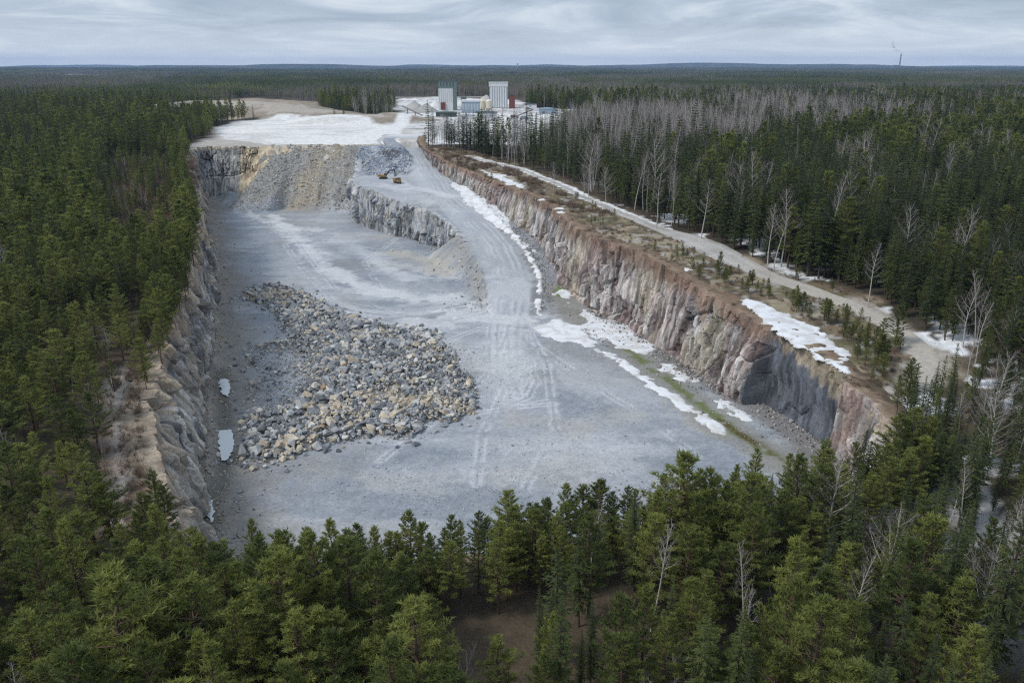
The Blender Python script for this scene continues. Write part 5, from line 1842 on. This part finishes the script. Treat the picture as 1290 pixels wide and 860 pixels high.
# ------------------------------------------------------------------ the plant beyond the pit
M_WHITE = plain('pale_cladding', (0.62, 0.63, 0.64), 0.6, 0.1, .25, streak=(1, 1, .15))
M_GREYPANEL = plain('grey_cladding', (0.42, 0.45, 0.48), 0.6, 0.1, .3, streak=(1, 1, .15))
M_GREEN = plain('dark_green_cladding', (0.13, 0.18, 0.17), 0.6, 0.15, .4)
M_RED = plain('rust_red_cladding', (0.16, 0.055, 0.045), 0.65, 0.2, .5)
M_CREAM = plain('cream_silo', (0.62, 0.57, 0.46), 0.5, 0.1, .4)
M_DARKROOF = plain('dark_roof', (0.06, 0.075, 0.075), 0.7, 0.15, .4)
M_BLUE = plain('blue_grey_cladding', (0.28, 0.36, 0.43), 0.6, 0.1, .3)
M_YEL = plain('machine_yellow', (0.24, 0.14, 0.03), 0.45, 0.12, 1.2, 0.5)
M_BLACK = plain('machine_black', (0.025, 0.025, 0.027), 0.6, 0.2, 2.0)
M_STEEL = plain('worn_steel', (0.16, 0.16, 0.165), 0.5, 0.25, 2.0)
M_GLASS = plain('cab_glass', (0.03, 0.045, 0.055), 0.08, 0.05, 1.0, 0.6)
M_WHITEPILE = attr_mat('stockpile', (.15, .8), (.1, .12), .2, 1.0)


def at(u, v):
    p = hit(u, v, G0)
    return p[0], p[1], float(G(p[:1], p[1:2])[0]) - .2


def pole(m, x, y, z):
    o = m.build('utility_pole', M_STEEL)
    o.location = (x, y, z)
    o['category'] = 'pole'
    return o


def plant():
    k = 1 / 1.07       # metres per pixel at that distance
    x, y, z = at(564, 139)
    t = empty('silo_tower', (x, y, z), 'pale silo tower with dark green head and red door block, left of the plant', 'tower')
    t.scale = (.93, .93, .93)
    m = MB(); m.box(-10.5, 6.5, 0, 16, 0, 25); m.build('wall', M_WHITE, t)
    m = MB(); m.box(-10.4, 10.2, 2, 17, 25.05, 33.5); m.build('head_house', M_GREEN, t)
    m = MB(); m.box(6.55, 10.4, -.4, 15.5, 0, 25.0); m.build('stair_shaft', M_GREEN, t)
    m = MB(); m.box(-8, -2.6, -1.2, -.05, 1.5, 9.5); m.build('door_block', M_RED, t)
    for q in range(7):
        m = MB(); m.box(-9.9 + q * 2.35, -9.65 + q * 2.35, -.22, -.02, 9.8, 24.6); m.build('rib', M_GREYPANEL, t)
    for zz in (28.2, 30.6):
        for q in range(5):
            m = MB(); m.box(-8.5 + q * 3.7, -6.9 + q * 3.7, 1.85, 1.97, zz, zz + 1.3); m.build('window', M_GLASS, t)
    m = MB(); m.box(-10.8, 10.5, 1.6, 17.3, 33.55, 34.1); m.build('roof', M_DARKROOF, t)
    x, y, z = at(628, 137)
    t = empty('process_tower', (x, y, z), 'white process tower with grey vertical strips and flat white top, right of the plant', 'tower')
    t.scale = (.93, .93, .93)
    m = MB(); m.box(-11, 11.2, 0, 16, 0, 26); m.build('wall', M_GREYPANEL, t)
    m = MB(); m.box(-11.6, 11.6, -.5, 16.5, 26.05, 30.5); m.build('head_house', M_WHITE, t)
    for q in range(7):
        x0 = -9.8 + q * 2.95
        m = MB(); m.box(x0, x0 + 1.9, -.45, -.04, 1.5, 25.8); m.build('panel_strip', M_WHITE, t)
    m = MB(); m.box(-11.55, -11.05, .3, 15.6, 0, 25.8); m.build('pipe_duct', M_DARKROOF, t)
    m = MB(); m.box(-12, 12, -.9, 16.9, 30.55, 31.1); m.build('roof', M_WHITE, t)
    x, y, z = at(645, 137)
    t = empty('red_elevator_house', (x, y, z), 'rust red narrow block against the right side of the process tower', 'building')
    m = MB(); m.box(-3.4, 3.4, 0, 9, 0, 15); m.build('wall', M_RED, t)
    m = MB(); m.box(-3.7, 3.7, -.3, 9.3, 15.05, 15.6); m.build('roof', M_DARKROOF, t)
    x, y, z = at(593, 142)
    t = empty('mill_hall', (x, y, z), 'low blue grey hall with pale roof edge between the two towers', 'building')
    m = MB(); m.box(-9.5, 9.3, 0, 14, 0, 11.6); m.build('wall', M_BLUE, t)
    m = MB(); m.box(-10, 9.8, -.5, 14.5, 11.65, 13.4); m.build('roof', M_WHITE, t)
    for q in range(6):
        m = MB(); m.box(-8.6 + q * 3, -7.0 + q * 3, -.14, -.02, 3.2, 9.8); m.build('window', M_GREYPANEL, t)
    for uu, lab in ((607, 'left one of the twin cream silos beside the low hall'), (616, 'right one of the twin cream silos, beside the process tower')):
        x, y, z = at(uu, 142)
        t = empty('cream_silo', (x, y, z), lab, 'silo', 'twin cream silos at the plant')
        m = MB(); m.lathe([(3.6, 4.5), (3.6, 12), (3.3, 12.6), (.6, 13.8)], 0, 3, 18); m.build('barrel', M_CREAM, t)
        m = MB(); m.lathe([(.7, 2.0), (3.5, 4.48)], 0, 3, 18); m.build('hopper', M_CREAM, t)
        for sx in (-1, 1):
            for sy in (-1, 1):
                m = MB(); m.box(sx * 2.7 - .25, sx * 2.7 + .25, 3 + sy * 2.4 - .25, 3 + sy * 2.4 + .25, 0, 4.4); m.build('leg', M_STEEL, t)
    x, y, z = at(615, 144.5)
    t = empty('yellow_loader', (x, y, z), 'yellow wheel loader parked below the cream silos', 'loader')
    m = MB(); m.prism([(-3.4, .9), (3.0, .9), (3.4, 1.6), (3.2, 2.4), (.6, 2.5), (-3.2, 2.3)], -1.3, 1.3); m.build('body', M_YEL, t)
    m = MB(); m.prism([(-1.0, 2.4), (1.0, 2.45), (.8, 3.9), (-.9, 3.9)], -1.0, 1.0); m.build('cab', M_GLASS, t)
    for sx in (-2, 2):
        for sy in (-1.35, 1.35):
            m = MB(); m.wheel(sx, sy, .95, .95, .7); m.build('wheel', M_BLACK, t)
    m = MB(); m.prism([(3.5, .3), (5.2, .2), (5.0, .5), (4.1, 1.6), (3.6, 1.5)], -1.5, 1.5); m.build('bucket', M_STEEL, t)
    for (u, v, wd, dp, hh, wm, rm, lab, cat) in (
            (562, 147, 20, 12, 4.2, M_DARKROOF, M_GREEN, 'low dark green roofed shed in front of the silo tower', 'shed'),
            (612, 149, 20, 12, 5, M_GREYPANEL, M_DARKROOF, 'low dark roofed shed in front of the twin silos', 'shed'),
            (591, 151, 22, 10, 4, M_WHITE, M_WHITE, 'long low white roofed shed in front of the low hall', 'shed'),
            (690, 144, 18, 10, 5, M_BLUE, M_BLUE, 'small blue grey shed standing alone right of the plant', 'shed'),
            (722, 146, 26, 12, 5, M_WHITE, M_GREYPANEL, 'long pale shed in the yard right of the blue grey shed', 'shed'),
            (762, 149, 20, 12, 5, M_GREYPANEL, M_WHITE, 'grey shed with white roof far right in the yard', 'shed'),
            (800, 150, 16, 10, 4, M_RED, M_WHITE, 'small dull red shed with white roof at the yard end', 'shed'),
            (668, 139, 14, 10, 6, M_WHITE, M_DARKROOF, 'white shed with dark roof behind the parked trucks', 'shed'),
            (584, 131, 7, 8, 9, M_GREEN, M_GREEN, 'small dark green building beside the silo tower', 'building'),
            (604, 146, 7, 6, 3, M_WHITE, M_WHITE, 'small white site cabin below the left cream silo', 'cabin')):
        x, y, z = at(u, v)
        t = empty(lab.split()[-1] if False else cat, (x, y, z), lab, cat)
        m = MB(); m.box(-wd / 2, wd / 2, 0, dp, 0, hh); m.build('wall', wm, t)
        m = MB(); m.prism([(-wd / 2 - .4, hh + .04), (wd / 2 + .4, hh + .04), (wd / 2 + .4, hh + .4), (0, hh + 1.2), (-wd / 2 - .4, hh + .4)], -.4, dp + .4); m.build('roof', rm, t)
        m = MB(); m.box(-wd * .3, -wd * .3 + min(3, wd * .3), -.12, -.02, 0.05, min(3, hh * .8)); m.build('door', M_STEEL, t)
    x, y, z = at(578, 141)
    t = empty('conveyor', (x, y, z), 'inclined grey conveyor gallery leading up to the silo tower', 'conveyor')
    m = MB(); m.prism([(1, 1.0), (16, 11.0), (16, 13.2), (1, 3.2)], 7, 9.4); m.build('gallery', M_GREYPANEL, t)
    for sx, hh in ((5, 3.4), (11, 7.4)):
        m = MB(); m.box(sx - .25, sx + .25, 7.6, 8.8, 0, hh); m.build('leg', M_STEEL, t)

    for (u, v, hh) in ((572, 146, 9), (600, 150, 8), (633, 148, 9), (655, 142, 8), (540, 150, 8), (670, 146, 8), (705, 147, 8)):
        x, y, z = at(u, v)
        m = MB(); m.tube([(0, 0, 0), (0, 0, hh)], [.22, .14]); m.box(-.9, .9, -.12, .12, hh - .9, hh - .65)
        ranked(pole(m, x, y, z), u, 'thin dark utility pole', 'in the plant yard', 'utility poles in the plant yard')
    for (u, v, L_, hh, rz, lab) in ((640, 152, 26, 9, .5, 'long inclined conveyor right of the dark spruces, feeding the large white heap'), (532, 147, 24, 9, 2.6, 'inclined conveyor over the darker grey heap'), (596, 160, 22, 7, .2, 'low conveyor behind the screen of spruces')):
        x, y, z = at(u, v)
        t = empty('conveyor', (x, y, z), lab, 'conveyor', None, rz)
        m = MB(); m.prism([(0, .8), (L_, hh), (L_, hh + .9), (0, 1.7)], -.6, .6); m.build('belt', M_STEEL, t)
        for q in (.35, .75):
            m = MB(); m.box(L_ * q - .15, L_ * q + .15, -.5, .5, 0, .7 + hh * q * .9); m.build('leg', M_STEEL, t)
    for (u, v, mt_, lab) in ((625, 152, M_WHITE, 'white van parked before the process tower'), (648, 149, M_RED, 'red truck parked right of the process tower'), (577, 153, M_WHITE, 'white lorry parked by the long low shed'), (660, 151, M_BLUE, 'blue truck parked at the edge of the yard')):
        x, y, z = at(u, v)
        t = empty('parked_truck', (x, y, z), lab, 'truck', None, .3)
        m = MB(); m.box(-3.6, 1.6, -1.2, 1.2, 1.0, 3.4); m.build('cargo_box', mt_, t)
        m = MB(); m.prism([(1.75, .7), (3.8, .7), (3.8, 1.7), (3.2, 2.7), (1.75, 2.7)], -1.15, 1.15); m.build('cab', mt_, t)
        for sx in (-2.6, 2.7):
            for sy in (-1.0, 1.0):
                m = MB(); m.wheel(sx, sy, .5, .5, .4); m.build('wheel', M_BLACK, t)

    def heap(u, v, rx, ry, h, col, lab, name='stockpile'):
        x, y, z = at(u, v)
        a = np.linspace(0, 6.2832, 49)[:-1]; rr = np.linspace(0, 1, 15)
        A, Rr = np.meshgrid(a, rr)
        X = x + A * 0 + Rr * rx * np.cos(A); Y = y + ry + Rr * ry * np.sin(A)
        n = fbm(X / 6, Y / 6, int(u), 3)
        Z = z - .4 + h * np.clip(1 - Rr ** 1.15, 0, 1) * (.85 + .35 * n)
        V = np.stack([X, Y, Z], -1).reshape(-1, 3)
        i = np.arange(14)[:, None] * 48 + np.arange(48)[None]; j = np.arange(14)[:, None] * 48 + (np.arange(48)[None] + 1) % 48
        Fq = np.stack([i, j, j + 48, i + 48], -1).reshape(-1, 4)[:, ::1]
        c = np.array(col) * (0.85 + .3 * fbm(X / 4, Y / 4, int(u) + 3, 3)).reshape(-1, 1)
        ob(name, new_mesh(name, V, Fq, {'col': ('FLOAT_COLOR', 'POINT', c)}, True, [M_WHITEPILE]), label=lab, category='stockpile', group='heaps of crushed rock around the plant')

    heap(520, 140, 14, 14, 11, (.36, .35, .34), 'grey heap of crushed rock at the left edge of the plant yard')
    heap(536, 143, 16, 12, 9, (.3, .295, .285), 'darker grey heap left of the silo tower')
    heap(548, 135, 10, 12, 9, (.55, .55, .55), 'pale heap just left of the silo tower')
    heap(612, 134, 20, 18, 13, (.4, .39, .36), 'tall grey heap rising behind the twin silos')
    heap(636, 163, 19, 16, 8.5, (.62, .62, .62), 'large white heap in front of the plant, right of the dark spruces')
    heap(590, 166, 14, 10, 5, (.55, .55, .55), 'white heap behind the screen of dark spruces')
    heap(558, 160, 9, 9, 4.5, (.42, .41, .4), 'small grey heap by the yard entrance')
    heap(580, 134, 9, 9, 8, (.5, .5, .49), 'pale heap behind the low hall')
    heap(695, 155, 12, 9, 4, (.6, .6, .6), 'low white heap in front of the blue grey shed')


plant()


# a tight screen of tall spruces and a few birches between pit and plant
def screen():
    for (u, v, h, t) in ((563, 185, 18, 1), (569, 187, 20, 1), (573, 186, 16, 1), (579, 188, 21, 1), (584, 190, 19, 1), (588, 190, 22, 1), (593, 190, 18, 1), (598, 192, 17, 1), (603, 194, 22, 1),
                         (607, 194, 24, 1), (612, 196, 23, 1), (616, 197, 22, 1), (621, 198, 16, 2), (627, 200, 17, 1), (633, 202, 15, 2), (640, 205, 16, 2), (648, 208, 15, 2), (548, 181, 11, 2),
                         (556, 184, 14, 2), (654, 208, 14, 1), (660, 212, 17, 2)):
        x, y, z = at(u, v)
        kd = SPRUCE if t == 1 else BIRCH
        lb = 'tall dark spruce in the close row before the plant' if t == 1 else 'bare birch in the close row before the plant'
        o = place(kd, 'spruce_tree' if t == 1 else 'birch_tree', lb, 'spruce' if t == 1 else 'birch', x, y, z, h * .98, 1.5 if t == 1 else .9, float(rng.uniform(0, 6)), None, int(rng.integers(0, 5)))
        ranked(o, u, 'tall dark spruce' if t == 1 else 'bare birch', 'in the close row before the plant', 'trees in the close row before the plant')
    # birches picked out along the rim track and in the lower right corner
    feats = [(697, 248, 15, 0, 'bare birch with a straight white stem beside the upper rim track'), (826, 288, 19, 1, 'tall pale birch at the forest edge by the middle of the rim track'),
             (968, 336, 20, 1, 'tall white stemmed birch at the forest edge above the snow patch'), (975, 338, 18, 3, 'leaning white birch next to the tall one above the snow patch'),
             (1092, 384, 17, 1, 'thin grey birch at the end of the rim track'), (735, 250, 14, 4, 'round crowned bare birch above the upper rim track'), (742, 252, 13, 2, 'spreading bare birch above the upper rim track'),
             (884, 302, 20, 0, 'pale bare birch against dark spruces near the middle of the track'), (762, 258, 15, 4, 'broad bare birch against the spruces by the track')]
    for u, v, h, vi, lb in feats:
        x, y, z = at(u, v)
        place(BIRCH, 'birch_tree', lb, 'birch', x, y, z, h, 1.15, float(rng.uniform(0, 6)), None, vi)
    for (u, v, zt, h, vi, lb) in ((1128, 650, 0, 15, 2, 'broad white dead birch with spreading bare branches at the lower right'), (1272, 450, 0, 17, 2, 'large pale bare birch at the right edge of the picture'),
                                  (1262, 500, 0, 15, 4, 'bushy bare birch below the large pale one at the right edge'), (1250, 690, 0, 14, 2, 'branching white birch near the lower right corner'),
                                  (1186, 640, 0, 16, 3, 'slanting thin white birch at the lower right'), (1030, 720, 0, 12, 1, 'thin pale birch standing in the lower right spruces'),
                                  (975, 625, 0, 13, 0, 'pale birch at the edge of the pit, lower right'), (882, 605, 0, 11, 1, 'slim white birch rising beside the pit floor'),
                                  (110, 485, 0, 8, 4, 'small white bare birch among the left rim pines'), (130, 415, 0, 8, 2, 'grey bare birch among the left rim pines'), (768, 790, 0, 9, 3, 'thin dead tree in the near belt')):
        d = ray(u, v)
        # top of the tree sits on this ray: find the spot where ground + h meets it
        lo, hi = 20.0, 3000.0
        for _ in range(50):
            m = (lo + hi) / 2
            gz = float(G0(d[0] * m, d[1] * m)) + h
            if CAM_H + d[2] * m <= gz:
                hi = m
            else:
                lo = m
        x, y = d[0] * hi, d[1] * hi
        z = float(G(np.array([x]), np.array([y]))[0])
        place(BIRCH, 'birch_tree', lb, 'birch', x, y, z, h, 1.15, float(rng.uniform(0, 6)), None, vi)


screen()


# ------------------------------------------------------------------ excavator and dumper on the bench
def machines():
    def stand(u, v):
        p = hit(u, v, lambda x, y: 19.0)
        return p[0], p[1], float(I0(p[:1], p[1:2])[0]) + .05
    x, y, z = stand(483, 226)
    t = empty('excavator', (x, y, z), 'yellow tracked excavator with dark boom loading a dumper on the rock bench', 'excavator', None, R_(-8))
    for sy in (-1.35, 1.35):
        m = MB(); m.prism([(-2.4, .45), (-2.0, .05), (2.0, .05), (2.4, .45), (2.3, .9), (1.9, 1.1), (-1.9, 1.1), (-2.3, .9)], sy - .35, sy + .35); m.build('track', M_BLACK, t, .06)
    m = MB(); m.lathe([(1.0, .9), (1.0, 1.35)], 0, 0, 16); m.build('slew_ring', M_STEEL, t)
    m = MB(); m.prism([(-3.0, 1.5), (-2.8, 1.36), (1.7, 1.36), (1.9, 2.0), (.2, 2.3), (-2.6, 2.75), (-3.0, 2.4)], -1.5, 1.5); m.build('body', M_YEL, t, .08)
    m = MB(); m.prism([(-3.5, 1.45), (-3.02, 1.4), (-3.02, 2.5), (-3.4, 2.4)], -1.45, 1.45); m.build('counterweight', M_STEEL, t, .08)
    m = MB(); m.prism([(.25, 2.05), (1.85, 2.05), (1.75, 3.0), (1.4, 3.35), (.3, 3.35)], .35, 1.45); cab = m.build('cab', M_YEL, t, .05)
    m = MB(); m.prism([(.45, 2.35), (1.9, 2.35), (1.8, 3.0), (1.48, 3.24), (.45, 3.24)], .3, 1.5); m.build('window', M_GLASS, cab)
    m = MB(); m.prism([(1.2, 1.7), (1.8, 1.6), (4.3, 4.9), (7.4, 5.55), (7.3, 6.05), (3.9, 5.55)], -.28, .28); m.build('boom', M_BLACK, t, .04)
    m = MB(); m.prism([(6.7, 6.3), (7.3, 6.4), (8.2, 3.1), (7.9, 2.9), (7.6, 3.0)], -.24, .24); m.build('stick', M_BLACK, t, .04)
    m = MB(); m.prism([(7.5, 3.1), (8.3, 3.15), (8.7, 2.4), (8.4, 1.7), (7.5, 1.5), (7.15, 1.9)], -.75, .75); m.build('bucket', M_STEEL, t, .04)
    m = MB(); m.tube([(2.0, 0, 1.9), (4.1, 0, 4.4)], .14); m.build('hydraulic_ram', M_STEEL, t)
    t.scale = (.9, .9, .9)
    x, y, z = stand(500.5, 231)
    t = empty('dump_truck', (x, y, z), 'yellow dump truck with dark tipping body being loaded by the excavator', 'truck', None, R_(-62))
    t.scale = (.85, .85, .85)
    m = MB(); m.prism([(-3.6, .9), (3.2, .9), (3.2, 1.35), (-3.6, 1.35)], -1.0, 1.0); m.build('chassis', M_BLACK, t)
    m = MB(); m.prism([(1.7, 1.4), (4.3, 1.1), (4.4, 2.1), (3.4, 2.5), (3.1, 3.4), (1.75, 3.45)], -1.35, 1.35); cab = m.build('cab', M_YEL, t, .08)
    m = MB(); m.prism([(3.25, 2.55), (3.5, 2.5), (3.2, 3.3), (3.05, 3.3)], -1.15, 1.15); m.build('windscreen', M_GLASS, cab)
    for sy in (-1.37, 1.37):
        m = MB(); m.box(2.0, 2.95, sy - .03, sy + .03, 2.4, 3.2); m.build('side_window', M_GLASS, cab)
    m = MB(); m.prism([(-4.4, 2.5), (-3.4, 1.4), (1.4, 1.4), (1.6, 3.3), (2.6, 3.6), (2.6, 3.75), (1.3, 3.6), (1.2, 1.9), (-3.3, 1.9), (-4.4, 2.75)], -1.55, 1.55); m.build('bed_floor', M_BLACK, t)
    for sy in (-1.62, 1.62):
        m = MB(); m.prism([(-4.4, 2.5), (-3.4, 1.4), (1.4, 1.4), (1.6, 3.2), (-3.6, 3.05)], sy - .07, sy + .07); m.build('bed_side', M_YEL, t)
    for sx in (-2.7, -1.2, 2.6):
        for sy in (-1.15, 1.15):
            m = MB(); m.wheel(sx, sy, .8, .8, .6); m.build('wheel', M_BLACK, t)


machines()


# ------------------------------------------------------------------ horizon: chimney, its smoke, a mast
def horizon():
    d = ray(1133, 84)
    dist = 7600
    x, y = d[0] / d[1] * dist, dist
    z = float(G(np.array([x]), np.array([y]))[0])
    t = empty('power_station_chimney', (x, y, z - 2), 'tall thin chimney with low blocks on the right horizon', 'chimney')
    top = CAM_H + (ray(1133, 68)[2] / ray(1133, 68)[1]) * dist - z + 2
    m = MB(); m.lathe([(7, 0), (4.5, top)], 0, 0, 12); m.build('stack', M_STEEL, t)
    m = MB(); m.box(-60, -18, -20, 20, 0, top * .33); m.box(-18, 40, -15, 20, 0, top * .25); m.build('boiler_house', M_STEEL, t)
    # smoke drifting left and up
    mt = bpy.data.materials.new('smoke'); mt.use_nodes = True
    nt = mt.node_tree; nt.nodes.clear()
    o = N(nt, 'ShaderNodeOutputMaterial'); pv = N(nt, 'ShaderNodeVolumePrincipled')
    pv.inputs['Color'].default_value = (.62, .64, .68, 1); pv.inputs['Density'].default_value = .012
    nt.links.new(pv.outputs[0], o.inputs['Volume'])
    m = MB()
    m.tube([(x, y, z + top), (x - 25, y, z + top + 22), (x - 60, y, z + top + 34), (x - 85, y, z + top + 62), (x - 92, y, z + top + 110)], [5, 10, 13, 17, 9], 10)
    m.build('smoke_plume', mt, None, kind='stuff', label='thin smoke trailing from the chimney on the horizon', category='smoke')
    dist = 9000
    d = ray(652, 82)
    x, y = d[0] / d[1] * dist, dist
    z = float(G(np.array([x]), np.array([y]))[0])
    t = empty('water_tower', (x, y, z), 'tiny tower on the distant ridge straight ahead', 'tower')
    t.scale = (.5, .5, .6)
    m = MB(); m.lathe([(10, 0), (8, 55)], 0, 0, 10); m.build('shaft', M_GREYPANEL, t)
    m = MB(); m.lathe([(9, 55.1), (24, 68), (24, 74), (3, 78)], 0, 0, 12); m.build('tank', M_GREYPANEL, t)


horizon()


# ------------------------------------------------------------------ haze
def haze():
    m = MB(); m.box(-15600, 15600, -700, 19600, -8, 240)
    mt = bpy.data.materials.new('haze'); mt.use_nodes = True
    nt = mt.node_tree; nt.nodes.clear()
    o = N(nt, 'ShaderNodeOutputMaterial'); pv = N(nt, 'ShaderNodeVolumePrincipled')
    pv.inputs['Color'].default_value = (.42, .62, .97, 1); pv.inputs['Density'].default_value = 4.6e-5
    nt.links.new(pv.outputs[0], o.inputs['Volume'])
    m.build('haze', mt, None, kind='stuff', label='thin blue air between the near trees and the horizon')


haze()
write_labels()
